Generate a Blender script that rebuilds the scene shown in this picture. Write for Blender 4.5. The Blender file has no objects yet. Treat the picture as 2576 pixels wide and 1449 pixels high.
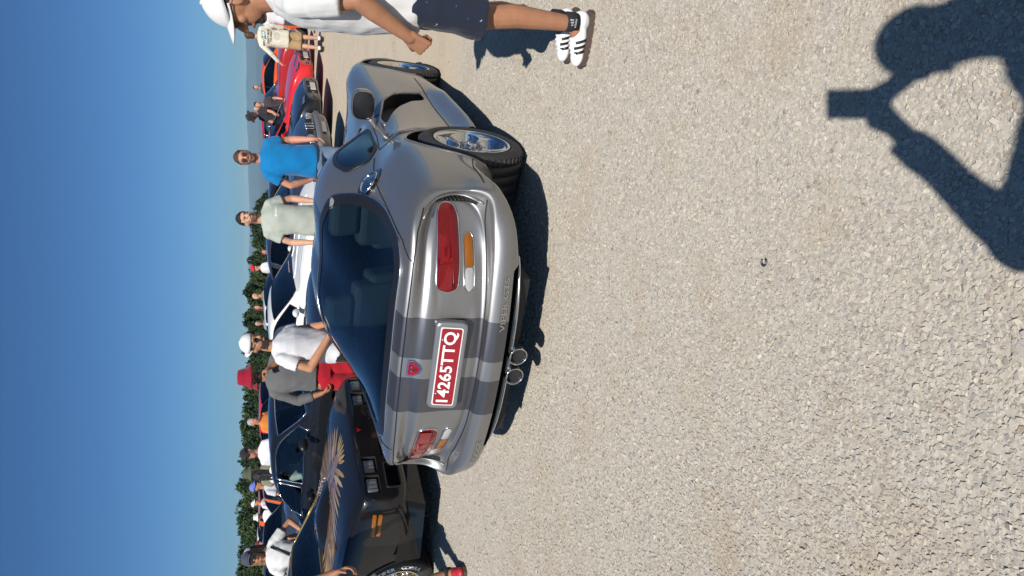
import bpy, bmesh, math, random
import numpy as np
from mathutils import Vector, Matrix, noise
from mathutils.bvhtree import BVHTree

random.seed(7)
rng = np.random.default_rng(11)
SC = bpy.context.scene
COL = SC.collection
R = math.radians

# ------------------------------------------------------------------ camera
CAM_H = 1.6
PITCH = R(19.93)
cam_d = bpy.data.cameras.new('camera')
cam = bpy.data.objects.new('camera', cam_d)
COL.objects.link(cam)
SC.camera = cam
cam_d.sensor_width = 36.0
cam_d.sensor_fit = 'HORIZONTAL'
cam_d.lens = 36.0 * 1787 / 2576
cam_d.clip_start = 0.02
cam_d.clip_end = 60000
_cp, _sp = math.cos(PITCH), math.sin(PITCH)
_Rv, _Uv, _Fv = Vector((1, 0, 0)), Vector((0, _sp, _cp)), Vector((0, _cp, -_sp))
_m = Matrix((-_Uv, _Rv, -_Fv)).transposed()      # phone held upright, picture stored lying on its side
cam.matrix_world = Matrix.Translation((0, 0, CAM_H)) @ _m.to_4x4()

# ------------------------------------------------------------------ light
SUN_DIR = Vector((-0.53, -1.64, 1.60)).normalized()
SUN_EL = math.asin(SUN_DIR.z)
SUN_AZ = math.atan2(SUN_DIR.x, SUN_DIR.y)
world = bpy.data.worlds.new('World')
SC.world = world
world.use_nodes = True
wn = world.node_tree
wn.nodes.clear()
sky = wn.nodes.new('ShaderNodeTexSky')
sky.sky_type = 'NISHITA'
sky.sun_disc = False
sky.sun_elevation = SUN_EL
sky.sun_rotation = SUN_AZ
sky.altitude = 300
sky.air_density = 0.6
sky.dust_density = 1.0
sky.ozone_density = 4.0
bgn = wn.nodes.new('ShaderNodeBackground')
bgn.inputs['Strength'].default_value = 0.066
won = wn.nodes.new('ShaderNodeOutputWorld')
wbal = wn.nodes.new('ShaderNodeMix')            # the phone's saturated daylight rendering, the same over the whole sky
wbal.data_type = 'RGBA'
wbal.blend_type = 'MULTIPLY'
wbal.inputs[0].default_value = 1.0
wbal.inputs[7].default_value = (.52, .80, 1.0, 1)
wn.links.new(sky.outputs[0], wbal.inputs[6])
wn.links.new(wbal.outputs[2], bgn.inputs[0])
wn.links.new(bgn.outputs[0], won.inputs[0])
sun_d = bpy.data.lights.new('sun', 'SUN')
sun = bpy.data.objects.new('sun', sun_d)
COL.objects.link(sun)
sun_d.energy = 4.4
sun_d.angle = R(0.53)
sun_d.color = (1.0, 0.955, 0.89)
sun.rotation_euler = (-SUN_DIR).to_track_quat('-Z', 'Y').to_euler()
sun.location = (-6, -18, 20)
SC.view_settings.view_transform = 'Standard'
SC.view_settings.look = 'None'
SC.view_settings.exposure = 0.36
SC.view_settings.gamma = 1.0
SC.view_settings.use_curve_mapping = False
SC.cycles.use_denoising = True
SC.cycles.max_bounces = 8
SC.cycles.transparent_max_bounces = 12
SC.cycles.caustics_reflective = False
SC.cycles.caustics_refractive = False

# ------------------------------------------------------------------ helpers: materials
MATS = {}
def _new(name):
    m = bpy.data.materials.new(name)
    m.use_nodes = True
    nt = m.node_tree
    return m, nt, nt.nodes['Principled BSDF']

def N(nt, typ, **kw):
    n = nt.nodes.new(typ)
    for k, v in kw.items():
        if hasattr(n, k):
            setattr(n, k, v)
        else:
            n.inputs[k].default_value = v
    return n

def mixcol(nt, fac, a, b, blend='MIX'):
    n = nt.nodes.new('ShaderNodeMix')
    n.data_type = 'RGBA'
    n.blend_type = blend
    for sock, v in ((n.inputs[0], fac), (n.inputs[6], a), (n.inputs[7], b)):
        if hasattr(v, 'is_linked') or hasattr(v, 'links'):
            nt.links.new(v, sock)
        elif isinstance(v, (int, float)):
            sock.default_value = v
        else:
            sock.default_value = (*v[:3], 1)
    return n.outputs[2]

def mathn(nt, op, a, b=None, c=None):
    n = nt.nodes.new('ShaderNodeMath')
    n.operation = op
    for i, v in enumerate((a, b, c)):
        if v is None:
            continue
        if hasattr(v, 'links'):
            nt.links.new(v, n.inputs[i])
        else:
            n.inputs[i].default_value = v
    return n.outputs[0]

def bump(nt, b, height, strength=0.3, dist=0.01):
    n = nt.nodes.new('ShaderNodeBump')
    n.inputs['Strength'].default_value = strength
    n.inputs['Distance'].default_value = dist
    nt.links.new(height, n.inputs['Height'])
    nt.links.new(n.outputs[0], b.inputs['Normal'])

def pmat(name, col, rough=0.5, metal=0.0, coat=0.0, var=0.08, vscale=6.0, spec=0.5, bmp=0.0, bscale=80.0, bdist=0.004, sheen=0.0, sss=0.0):
    """general procedural material: base colour with a slow noise mottling, optional fine relief"""
    if name in MATS:
        return MATS[name]
    m, nt, b = _new(name)
    tc = N(nt, 'ShaderNodeTexCoord')
    nz = N(nt, 'ShaderNodeTexNoise')
    nz.inputs['Scale'].default_value = vscale
    nz.inputs['Detail'].default_value = 4
    nt.links.new(tc.outputs['Object'], nz.inputs['Vector'])
    lo = tuple(c * (1 - var) for c in col)
    hi = tuple(min(1, c * (1 + var)) for c in col)
    nt.links.new(mixcol(nt, nz.outputs[0], lo, hi), b.inputs['Base Color'])
    b.inputs['Roughness'].default_value = rough
    b.inputs['Metallic'].default_value = metal
    b.inputs['Specular IOR Level'].default_value = spec
    b.inputs['Coat Weight'].default_value = coat
    b.inputs['Coat Roughness'].default_value = 0.03
    if sheen:
        b.inputs['Sheen Weight'].default_value = sheen
    if sss:
        b.inputs['Subsurface Weight'].default_value = sss
        b.inputs['Subsurface Radius'].default_value = (0.012, 0.005, 0.003)
    if bmp:
        n2 = N(nt, 'ShaderNodeTexNoise')
        n2.inputs['Scale'].default_value = bscale
        n2.inputs['Detail'].default_value = 5
        nt.links.new(tc.outputs['Object'], n2.inputs['Vector'])
        bump(nt, b, n2.outputs[0], bmp, bdist)
    MATS[name] = m
    return m

def paint(name, col, metal=0.0, rough=0.35, coat=1.0, dust=0.06):
    """car paint: flake noise, clear coat, a thin film of road dust low down and in patches"""
    if name in MATS:
        return MATS[name]
    m, nt, b = _new(name)
    tc = N(nt, 'ShaderNodeTexCoord')
    fl = N(nt, 'ShaderNodeTexNoise')
    fl.inputs['Scale'].default_value = 900
    nt.links.new(tc.outputs['Object'], fl.inputs['Vector'])
    v = 0.12 if metal > .3 else 0.03
    c1 = mixcol(nt, fl.outputs[0], tuple(c * (1 - v) for c in col), tuple(min(1, c * (1 + v)) for c in col))
    ds = N(nt, 'ShaderNodeTexNoise')
    ds.inputs['Scale'].default_value = 3.0
    ds.inputs['Detail'].default_value = 6
    nt.links.new(tc.outputs['Object'], ds.inputs['Vector'])
    f = mathn(nt, 'MULTIPLY', ds.outputs[0], dust)
    nt.links.new(mixcol(nt, f, c1, (.42, .39, .34)), b.inputs['Base Color'])
    b.inputs['Metallic'].default_value = metal
    b.inputs['Roughness'].default_value = rough
    b.inputs['Specular IOR Level'].default_value = .5 if metal > .3 else .10
    b.inputs['Coat Weight'].default_value = coat * .85
    rr = mathn(nt, 'MULTIPLY_ADD', ds.outputs[0], 0.06, 0.01)
    nt.links.new(rr, b.inputs['Coat Roughness'])
    MATS[name] = m
    return m

def stripe_paint(name, col, col2, y0, y1):
    """metallic paint with two lengthwise stripes sprayed on"""
    m = paint(name, col, metal=.78, rough=.44)
    nt = m.node_tree
    b = nt.nodes['Principled BSDF']
    old = b.inputs['Base Color'].links[0].from_socket
    tc = N(nt, 'ShaderNodeTexCoord')
    sp = N(nt, 'ShaderNodeSeparateXYZ')
    nt.links.new(tc.outputs['Object'], sp.inputs[0])
    ay = mathn(nt, 'ABSOLUTE', sp.outputs[1])
    a = mathn(nt, 'GREATER_THAN', ay, y0)
    c = mathn(nt, 'LESS_THAN', ay, y1)
    f = mathn(nt, 'MULTIPLY', a, c)
    nt.links.new(mixcol(nt, f, old, col2), b.inputs['Base Color'])
    return m

def glass(name, tint=(.35, .45, .48), gloss_rough=0.01, base=0.06):
    """window glass: tinted see-through pane with a Fresnel mirror on top"""
    if name in MATS:
        return MATS[name]
    m, nt, b = _new(name)
    nt.nodes.remove(b)
    out = nt.nodes['Material Output']
    tr = N(nt, 'ShaderNodeBsdfTransparent')
    tc = N(nt, 'ShaderNodeTexCoord')
    nz = N(nt, 'ShaderNodeTexNoise')
    nz.inputs['Scale'].default_value = 2.5
    nt.links.new(tc.outputs['Object'], nz.inputs['Vector'])
    nt.links.new(mixcol(nt, nz.outputs[0], tuple(c * .93 for c in tint), tint), tr.inputs['Color'])
    gl = N(nt, 'ShaderNodeBsdfGlossy')
    gl.inputs['Roughness'].default_value = gloss_rough
    fr = N(nt, 'ShaderNodeFresnel')
    fr.inputs['IOR'].default_value = 1.6
    f2 = mathn(nt, 'ADD', fr.outputs[0], base)
    mx = N(nt, 'ShaderNodeMixShader')
    nt.links.new(f2, mx.inputs[0])
    nt.links.new(tr.outputs[0], mx.inputs[1])
    nt.links.new(gl.outputs[0], mx.inputs[2])
    nt.links.new(mx.outputs[0], out.inputs[0])
    MATS[name] = m
    return m

def lens_mat(name, col, rough=.08):
    return pmat(name, col, rough=.12, coat=.7, var=.22, vscale=12, spec=.3)
    nt = m.node_tree
    b = nt.nodes['Principled BSDF']
    if not b.inputs['Normal'].links:
        tc = N(nt, 'ShaderNodeTexCoord')
        w = N(nt, 'ShaderNodeTexWave')
        w.inputs['Scale'].default_value = 30
        nt.links.new(tc.outputs['Object'], w.inputs['Vector'])
        bump(nt, b, w.outputs[1], .25, .003)
    return m

# ------------------------------------------------------------------ helpers: objects
def setp(o, label=None, cat=None, group=None, kind=None):
    if label: o['label'] = label
    if cat: o['category'] = cat
    if group: o['group'] = group
    if kind: o['kind'] = kind
    return o

def thing(name, label, cat, loc=(0, 0, 0), rz=0.0, group=None):
    o = bpy.data.objects.new(name, None)
    o.empty_display_size = .1
    COL.objects.link(o)
    o.location = loc
    o.rotation_euler = (0, 0, rz)
    return setp(o, label, cat, group)

def mobj(name, verts, faces, mat, parent=None, smooth=True, mats=None, midx=None):
    me = bpy.data.meshes.new(name)
    me.from_pydata([tuple(v) for v in verts], [], [tuple(int(i) for i in f) for f in faces])
    for mm in (mats or [mat]):
        me.materials.append(mm)
    if midx is not None:
        me.polygons.foreach_set('material_index', np.asarray(midx, dtype=np.int32))
    me.polygons.foreach_set('use_smooth', [bool(smooth)] * len(me.polygons))
    me.update()
    o = bpy.data.objects.new(name, me)
    COL.objects.link(o)
    if parent is not None:
        o.parent = parent
    return o

class MB:
    """small mesh builder"""
    def __init__(s): s.v = []; s.f = []; s.m = []
    def add(s, vs, fs, m=0):
        n = len(s.v)
        s.v += [tuple(v) for v in vs]
        s.f += [tuple(i + n for i in f) for f in fs]
        s.m += [m] * len(fs)
    def box(s, c, d, m=0, rot=None):
        vs = []
        for sx in (-.5, .5):
            for sy in (-.5, .5):
                for sz in (-.5, .5):
                    p = Vector((sx * d[0], sy * d[1], sz * d[2]))
                    if rot is not None: p = rot @ p
                    vs.append(p + Vector(c))
        s.add(vs, [(0, 1, 3, 2), (4, 6, 7, 5), (0, 4, 5, 1), (2, 3, 7, 6), (0, 2, 6, 4), (1, 5, 7, 3)], m)
    def tube(s, pts, r, seg=8, m=0, cap=True, closed=False):
        pts = [Vector(p) for p in pts]
        n = len(pts)
        rs = r if hasattr(r, '__len__') else [r] * n
        vs = []
        prev = None
        for i, p in enumerate(pts):
            if closed:
                t = pts[(i + 1) % n] - pts[i - 1]
            else:
                t = pts[min(i + 1, n - 1)] - pts[max(i - 1, 0)]
            if t.length < 1e-9: t = Vector((0, 0, 1))
            t.normalize()
            if prev is None:
                a = t.orthogonal().normalized()
            else:
                a = prev - t * prev.dot(t)
                a = a.normalized() if a.length > 1e-6 else t.orthogonal().normalized()
            prev = a
            b = t.cross(a)
            for k in range(seg):
                an = 2 * math.pi * k / seg
                vs.append(p + (a * math.cos(an) + b * math.sin(an)) * rs[i])
        fs = []
        rng_ = range(n) if closed else range(n - 1)
        for i in rng_:
            j = (i + 1) % n
            for k in range(seg):
                k2 = (k + 1) % seg
                fs.append((i * seg + k, i * seg + k2, j * seg + k2, j * seg + k))
        if cap and not closed:
            fs.append(tuple(range(seg))[::-1])
            fs.append(tuple((n - 1) * seg + k for k in range(seg)))
        s.add(vs, fs, m)
    def lathe(s, prof, seg=32, axis='Y', c=(0, 0, 0), m=0, close=False):
        """prof: list of (radius, offset along axis)"""
        vs = []
        for (r, o) in prof:
            for k in range(seg):
                a = 2 * math.pi * k / seg
                if axis == 'Y': p = (r * math.cos(a), o, r * math.sin(a))
                elif axis == 'X': p = (o, r * math.cos(a), r * math.sin(a))
                else: p = (r * math.cos(a), r * math.sin(a), o)
                vs.append((p[0] + c[0], p[1] + c[1], p[2] + c[2]))
        fs = []
        n = len(prof)
        for i in (range(n) if close else range(n - 1)):
            j = (i + 1) % n
            for k in range(seg):
                k2 = (k + 1) % seg
                fs.append((i * seg + k, j * seg + k, j * seg + k2, i * seg + k2))
        s.add(vs, fs, m)
    def ell(s, c, r, rot=None, seg=14, rings=9, m=0):
        vs = []
        for i in range(rings + 1):
            th = math.pi * i / rings
            for k in range(seg):
                a = 2 * math.pi * k / seg
                p = Vector((r[0] * math.sin(th) * math.cos(a), r[1] * math.sin(th) * math.sin(a), r[2] * math.cos(th)))
                if rot is not None: p = rot @ p
                vs.append(p + Vector(c))
        fs = []
        for i in range(rings):
            for k in range(seg):
                k2 = (k + 1) % seg
                fs.append((i * seg + k, (i + 1) * seg + k, (i + 1) * seg + k2, i * seg + k2))
        s.add(vs, fs, m)
    def build(s, name, mat, parent=None, smooth=True, mats=None):
        return mobj(name, s.v, s.f, mat, parent, smooth, mats, s.m if mats else None)

WORKBENCH = bpy.data.scenes.new('workbench')      # modifiers are applied here, apart from the real scene; removed at the end
def evalmesh(o, tools=()):
    """mesh of an object with its modifiers applied; the helper object is thrown away"""
    for q in (o, *tools):
        if q.name in COL.objects: COL.objects.unlink(q)
        WORKBENCH.collection.objects.link(q)
    with bpy.context.temp_override(scene=WORKBENCH, view_layer=WORKBENCH.view_layers[0]):
        dg = bpy.context.evaluated_depsgraph_get()
        dg.update()
        me = bpy.data.meshes.new_from_object(o.evaluated_get(dg), depsgraph=dg)
    for q in (o, *tools):
        bpy.data.objects.remove(q)
    return me

def text_mesh(s, size=1.0, align='CENTER', extrude=0.0, bold=0.0):
    cu = bpy.data.curves.new('t', 'FONT')
    cu.body = s
    cu.size = size
    cu.align_x = align
    cu.align_y = 'CENTER'
    cu.extrude = extrude
    cu.offset = bold
    cu.resolution_u = 3
    o = bpy.data.objects.new('t', cu)
    COL.objects.link(o)
    me = evalmesh(o)
    v = np.array([x.co[:] for x in me.vertices])
    f = [tuple(p.vertices) for p in me.polygons]
    bpy.data.meshes.remove(me)
    return v, f

def crspline(P, n, wrap0=None, wrap1=None):
    """non-uniform Catmull-Rom through rows of P (m,d); n samples per segment; end tangents may use given ghost points"""
    P = np.asarray(P, float)
    m = len(P)
    d = np.maximum(np.linalg.norm(np.diff(P, axis=0), axis=1) ** .5, 1e-4)
    g0 = P[0] * 2 - P[1] if wrap0 is None else wrap0
    g1 = P[-1] * 2 - P[-2] if wrap1 is None else wrap1
    Q = np.vstack([g0, P, g1])
    dd = np.concatenate([[max(np.linalg.norm(P[0] - g0) ** .5, 1e-4)], d, [max(np.linalg.norm(g1 - P[-1]) ** .5, 1e-4)]])
    out = []
    for i in range(m - 1):
        p0, p1, p2, p3 = Q[i], Q[i + 1], Q[i + 2], Q[i + 3]
        a, b, c = dd[i], dd[i + 1], dd[i + 2]
        t1 = (p1 - p0) / a - (p2 - p0) / (a + b) + (p2 - p1) / b
        t2 = (p2 - p1) / b - (p3 - p1) / (b + c) + (p3 - p2) / c
        t1 = t1 * b; t2 = t2 * b
        for k in range(n):
            t = k / n
            out.append((2*t**3-3*t**2+1)*p1 + (t**3-2*t**2+t)*t1 + (-2*t**3+3*t**2)*p2 + (t**3-t**2)*t2)
    out.append(P[-1])
    return np.array(out)

def round_poly(pts, r=.3, n=4):
    """round the corners of a 2-D polygon: r is the fraction of the shorter edge"""
    pts = [np.array(p, float) for p in pts]
    out = []
    m = len(pts)
    for i in range(m):
        p, a, b = pts[i], pts[i - 1], pts[(i + 1) % m]
        d = r * min(np.linalg.norm(a - p), np.linalg.norm(b - p))
        q0 = p + (a - p) / np.linalg.norm(a - p) * d
        q1 = p + (b - p) / np.linalg.norm(b - p) * d
        for k in range(n + 1):
            t = k / n
            out.append((1 - t) ** 2 * q0 + 2 * t * (1 - t) * p + t * t * q1)
    return out

def subdiv_poly(pts, maxl):
    out = []
    m = len(pts)
    for i in range(m):
        a, b = np.array(pts[i]), np.array(pts[(i + 1) % m])
        k = max(1, int(np.linalg.norm(b - a) / maxl))
        for j in range(k):
            out.append(a + (b - a) * j / k)
    return out

FR = {
    'rear': lambda a, b: (Vector((-6, a, b)), Vector((1, 0, 0))),
    'front': lambda a, b: (Vector((9, a, b)), Vector((-1, 0, 0))),
    'right': lambda a, b: (Vector((a, -4, b)), Vector((0, 1, 0))),
    'left': lambda a, b: (Vector((a, 4, b)), Vector((0, -1, 0))),
    'top': lambda a, b: (Vector((a, b, 4)), Vector((0, 0, -1))),
}
class Surf:
    def __init__(s, verts, faces):
        s.b = BVHTree.FromPolygons([tuple(v) for v in verts], [tuple(int(i) for i in f) for f in faces])
    def hit(s, fr, a, b, off=0.0):
        o, d = FR[fr](a, b) if isinstance(fr, str) else fr(a, b)
        co, no, i, di = s.b.ray_cast(o, d)
        if co is None:
            near = s.b.find_nearest(o + d * 5.2)
            co, no = near[0], near[1]
        if no.dot(d) > 0: no = -no
        return co + no * off, no
    def patch(s, fr, poly, off=.004, rings=3, bulge=0.0, inner=0.0, maxl=.04, flip=False):
        """polygon drawn in a flat view and laid on the surface as a thin shell"""
        poly = subdiv_poly(poly, maxl)
        c = np.mean(poly, axis=0)
        vs, fs = [], []
        n = len(poly)
        steps = [inner + (1 - inner) * i / rings for i in range(rings + 1)]
        st = steps if inner > 0 else steps[1:]
        for t in st:
            for p in poly:
                q = c + (p - c) * t
                co, no = s.hit(fr, q[0], q[1], off + bulge * max(0, 1 - t * t) ** .5 if bulge else off)
                vs.append(co)
        for i in range(len(st) - 1):
            for k in range(n):
                k2 = (k + 1) % n
                fs.append((i * n + k, i * n + k2, (i + 1) * n + k2, (i + 1) * n + k))
        if inner <= 0:
            co, no = s.hit(fr, c[0], c[1], off + bulge)
            vs.append(co)
            ci = len(vs) - 1
            for k in range(n):
                fs.append((ci, (k + 1) % n, k))
        return vs, fs
    def line(s, fr, pts, off=.001, maxl=.03, closed=False):
        out = []
        m = len(pts)
        for i in range(m if closed else m - 1):
            a, b = np.array(pts[i]), np.array(pts[(i + 1) % m])
            k = max(1, int(np.linalg.norm(b - a) / maxl))
            for j in range(k):
                q = a + (b - a) * j / k
                out.append(s.hit(fr, q[0], q[1], off)[0])
        if not closed:
            out.append(s.hit(fr, pts[-1][0], pts[-1][1], off)[0])
        return out
    def text(s, fr, txt, c, size, right, up, off=.003, bold=0.0, depth=0.0):
        v, f = text_mesh(txt, size, bold=bold)
        vs = []
        for p in v:
            q = np.array(c) + np.array(right) * p[0] + np.array(up) * p[1]
            vs.append(s.hit(fr, q[0], q[1], off)[0])
        return vs, f
# ------------------------------------------------------------------ shared materials
M_RUBBER = pmat('tyre_rubber', (.028, .028, .029), rough=.62, var=.35, vscale=25, bmp=.25, bscale=160, bdist=.002)
M_CHROME = pmat('polished_metal', (.72, .72, .72), rough=.14, metal=1.0, var=.06)
M_ALLOY = pmat('alloy', (.45, .45, .46), rough=.28, metal=1.0, var=.08)
M_BLACK = pmat('black_plastic', (.012, .012, .013), rough=.42, var=.3, bmp=.1, bscale=300)
M_GLOSSBLACK = pmat('gloss_black', (.008, .008, .009), rough=.12, var=.2, coat=.6)
M_WELL = pmat('wheel_well', (.010, .010, .010), rough=.9, var=.5)
M_SEAM = pmat('panel_gap', (.006, .006, .006), rough=.8, var=.2)
M_TRIM = pmat('window_rubber', (.012, .012, .013), rough=.35, var=.2)
M_INT = pmat('interior_black', (.018, .018, .019), rough=.7, var=.3, bmp=.3, bscale=200)
M_INTG = pmat('interior_grey', (.10, .10, .105), rough=.7, var=.2, bmp=.2, bscale=200)
M_RED = lens_mat('red_lens', (.13, .0016, .005))
M_AMBER = lens_mat('amber_lens', (.24, .075, .004))
M_CLEAR = lens_mat('clear_lens', (.36, .36, .36))
M_HEADL = pmat('headlamp_glass', (.26, .29, .32), rough=.07, var=.7, vscale=16, metal=.4, coat=1)
M_WHITE = pmat('white_print', (.80, .80, .78), rough=.45, var=.04)
M_PLATER = pmat('red_plate', (.26, .006, .014), rough=.3, var=.05, coat=.4)
M_PLATEW = pmat('white_plate', (.68, .68, .64), rough=.35, var=.05)
M_DARKPRINT = pmat('dark_print', (.03, .03, .035), rough=.5)
G_CLEAR = glass('window_glass', (.62, .70, .70))
G_TINT = glass('tinted_glass', (.26, .37, .40), base=.04)
G_DARK = glass('dark_tinted_glass', (.10, .15, .17), base=.05)

def loft(rings, ns, nk):
    rings = [np.asarray(r, float) for r in rings]
    half = []
    for r in rings:
        g0 = r[1] * np.array([1, -1, 1]); g1 = r[-2] * np.array([1, -1, 1])
        half.append(crspline(r, nk, g0, g1))
    half = np.array(half)                      # rings, J, 3
    I, J = half.shape[:2]
    cols = [crspline(half[:, j], ns) for j in range(J)]
    G = np.stack(cols, 1)                      # fine I, J, 3
    G[:, 0, 1] = 0; G[:, -1, 1] = 0
    G[:, :, 1] = np.maximum(G[:, :, 1], 0)
    I = G.shape[0]
    mir = G[:, J - 2:0:-1] * np.array([1, -1, 1])
    full = np.concatenate([G, mir], 1)
    W = full.shape[1]
    V = full.reshape(-1, 3)
    F, S, K, SD = [], [], [], []
    for i in range(I - 1):
        for j in range(W):
            j2 = (j + 1) % W
            F.append((i * W + j, i * W + j2, (i + 1) * W + j2, (i + 1) * W + j))
            S.append((i + .5) / ns)
            if j < J - 1:
                K.append((j + .5) / nk); SD.append(1)
            else:
                K.append((2 * (J - 1) - j - .5) / nk); SD.append(-1)
    F.append(tuple(range(W))[::-1]); S.append(0); K.append(0); SD.append(0)
    F.append(tuple((I - 1) * W + j for j in range(W))); S.append(len(rings) - 1); K.append(0); SD.append(0)
    return V, F, np.array(S), np.array(K), np.array(SD)

def cutmesh(V, F, midx, cutters, nmat, well_i, mats):
    """body minus wheel wells and slots; material indices survive"""
    o = mobj('tmp', V, F, None, None, True, mats, midx)
    bm = bmesh.new(); bm.from_mesh(o.data)
    bmesh.ops.recalc_face_normals(bm, faces=bm.faces)
    bm.to_mesh(o.data); bm.free()
    cut = MB()
    for (vs, fs) in cutters:
        cut.add(vs, fs, well_i)
    c = cut.build('tmpc', None, None, False, mats)
    bm = bmesh.new(); bm.from_mesh(c.data)
    bmesh.ops.recalc_face_normals(bm, faces=bm.faces)
    bm.to_mesh(c.data); bm.free()
    md = o.modifiers.new('b', 'BOOLEAN')
    md.object = c
    md.operation = 'DIFFERENCE'
    md.solver = 'EXACT'
    md.use_self = False
    return evalmesh(o, (c,))

def mesh_np(me):
    v = np.empty(len(me.vertices) * 3); me.vertices.foreach_get('co', v)
    mi = np.empty(len(me.polygons), np.int32); me.polygons.foreach_get('material_index', mi)
    return v.reshape(-1, 3), [tuple(p.vertices) for p in me.polygons], mi

def sub(V, F, sel):
    used = sorted({i for k in sel for i in F[k]})
    mp = {u: n for n, u in enumerate(used)}
    return V[used], [tuple(mp[i] for i in F[k]) for k in sel]

def wheel_cut(x, y, r, z, side, depth=.42):
    mb = MB()
    mb.lathe([(.001, side * (y - depth)), (r, side * (y - depth)), (r, side * (y + .3)), (.001, side * (y + .3))], 40, 'Y', (x, 0, z), close=False)
    return mb.v, mb.f

def vnormals(V, F):
    nrm = np.zeros_like(V)
    for size in {len(f) for f in F}:
        A = np.array([f for f in F if len(f) == size])
        n = np.cross(V[A[:, 1]] - V[A[:, 0]], V[A[:, 2]] - V[A[:, 0]])
        for c in range(size):
            np.add.at(nrm, A[:, c], n)
    l = np.linalg.norm(nrm, axis=1, keepdims=True)
    return nrm / np.maximum(l, 1e-9)

# ------------------------------------------------------------------ wheels
def tyre_mb(Rr, W, rim, seg=56):
    h = W / 2
    half = [(rim - .012, h - .03), (rim + .004, h - .012), (rim + .02, h + .000), ((rim + Rr) / 2, h + .006), (Rr - .03, h - .001), (Rr - .012, h - .014), (Rr - .002, h - .034)]
    tread = []
    ng = 4
    wspan = h - .036
    for g in range(ng):
        c = -wspan + (g + .5) * 2 * wspan / ng
        tread += [(Rr, c + .007), (Rr - .011, c + .0045), (Rr - .011, c - .0045), (Rr, c - .007)]
    prof = half + sorted(tread, key=lambda t: -t[1])
    # keep groove order
    prof = half[:]
    for g in reversed(range(ng)):
        c = -wspan + (g + .5) * 2 * wspan / ng
        prof += [(Rr, c + .007), (Rr - .011, c + .0045), (Rr - .011, c - .0045), (Rr, c - .007)]
    prof += [(r, -o) for r, o in reversed(half)]
    mb = MB()
    mb.lathe(prof, seg, 'Y')
    # cross sipes on the shoulders
    for k in range(seg):
        a = 2 * math.pi * (k + .5) / seg
        for sgn in (1, -1):
            rot = Matrix.Rotation(-a, 3, 'Y')
            mb.box((rot @ Vector((Rr - .004, sgn * (h - .045), 0))), (.012, .05, .006), 0, rot)
    return mb

def rim_dish5(rim, W, seg=100):
    """polished wheel with five deep pockets, hub and lug nuts"""
    mb = MB()
    h = W / 2
    mb.lathe([(rim + .004, h - .004), (rim + .002, h - .002), (rim - .008, h - .003), (rim - .014, h - .012), (rim - .022, h - .045), (rim - .02, -h + .02)], seg, 'Y')
    nr = 22
    vs, fs = [], []
    for i in range(nr + 1):
        t = i / nr
        r = (rim - .018) * (1 - t) + .0005
        for k in range(seg):
            a = 2 * math.pi * k / seg
            rr = r / rim
            dish = h - .016 - .030 * math.sin(min(1, (1 - rr) * 1.6) * math.pi / 2)
            ph = (a * 5 / (2 * math.pi)) % 1.0 - .5
            wa = abs(ph) / .40
            wr = abs(rr - .63) / .27
            q = max(0.0, 1 - (wa ** 3 + wr ** 3))
            q = min(1, q * 2.6)
            o = dish - .062 * q * q * (3 - 2 * q)
            vs.append((r * math.cos(a), o, r * math.sin(a)))
    for i in range(nr):
        for k in range(seg):
            k2 = (k + 1) % seg
            fs.append((i * seg + k, (i + 1) * seg + k, (i + 1) * seg + k2, i * seg + k2))
    mb.add(vs, fs)
    hub = MB()
    hub.lathe([(.034, h - .06), (.034, h - .030), (.026, h - .024), (.0005, h - .023)], 20, 'Y')
    nuts = []
    for k in range(6):
        a = 2 * math.pi * k / 6
        nuts.append(MB())
        nuts[-1].lathe([(.011, h - .05), (.011, h - .028), (.006, h - .022), (.0005, h - .021)], 6, 'Y', (.062 * math.cos(a), 0, .062 * math.sin(a)))
    return [('rim', mb, M_CHROME), ('hub_cap', hub, M_CHROME)] + [('lug_nut', q, M_ALLOY) for q in nuts]

def rim_spokes(rim, W, ns=5, width=.05, mat=None, mat2=None, lattice=False, seg=40):
    mat = mat or M_ALLOY
    h = W / 2
    mb = MB()
    mb.lathe([(rim + .004, h - .004), (rim, h), (rim - .012, h - .004), (rim - .02, h - .03), (rim - .03, -h + .02)], seg, 'Y')
    back = MB()
    back.lathe([(rim - .02, h - .09), (.001, h - .09)], seg, 'Y')
    sps = []
    for k in range(ns):
        a = 2 * math.pi * k / ns
        sp = MB(); sps.append(sp)
        if lattice:
            for da in (-.20, .20):
                sp.tube([(.05 * math.cos(a), h - .02, .05 * math.sin(a)), (rim * .6 * math.cos(a + da * .9), h - .022, rim * .6 * math.sin(a + da * .9)), ((rim - .012) * math.cos(a + da * 1.9), h - .03, (rim - .012) * math.sin(a + da * 1.9))], [.013, .010, .013], 6)
        else:
            rot = Matrix.Rotation(-a, 3, 'Y')
            n = len(sp.v)
            w0, w1 = width * 1.1, width * .75
            vs = [(.03, h - .02, -w0 / 2), (.03, h - .02, w0 / 2), (rim - .01, h - .018, w1 / 2), (rim - .01, h - .018, -w1 / 2),
                  (.03, h - .07, -w0 / 2), (.03, h - .07, w0 / 2), (rim - .01, h - .06, w1 / 2), (rim - .01, h - .06, -w1 / 2)]
            sp.add([rot @ Vector(v) for v in vs], [(0, 1, 2, 3), (4, 7, 6, 5), (0, 3, 7, 4), (1, 5, 6, 2), (0, 4, 5, 1), (3, 2, 6, 7)])
    hub = MB()
    hub.lathe([(.055, h - .09), (.055, h - .02), (.04, h - .012), (.0005, h - .010)], 16, 'Y')
    return [('rim', mb, M_CHROME if lattice else mat), ('brake_disc', back, mat2 or M_WELL), ('hub_cap', hub, M_CHROME if lattice else mat)] + [('spoke', q, mat) for q in sps]

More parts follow.
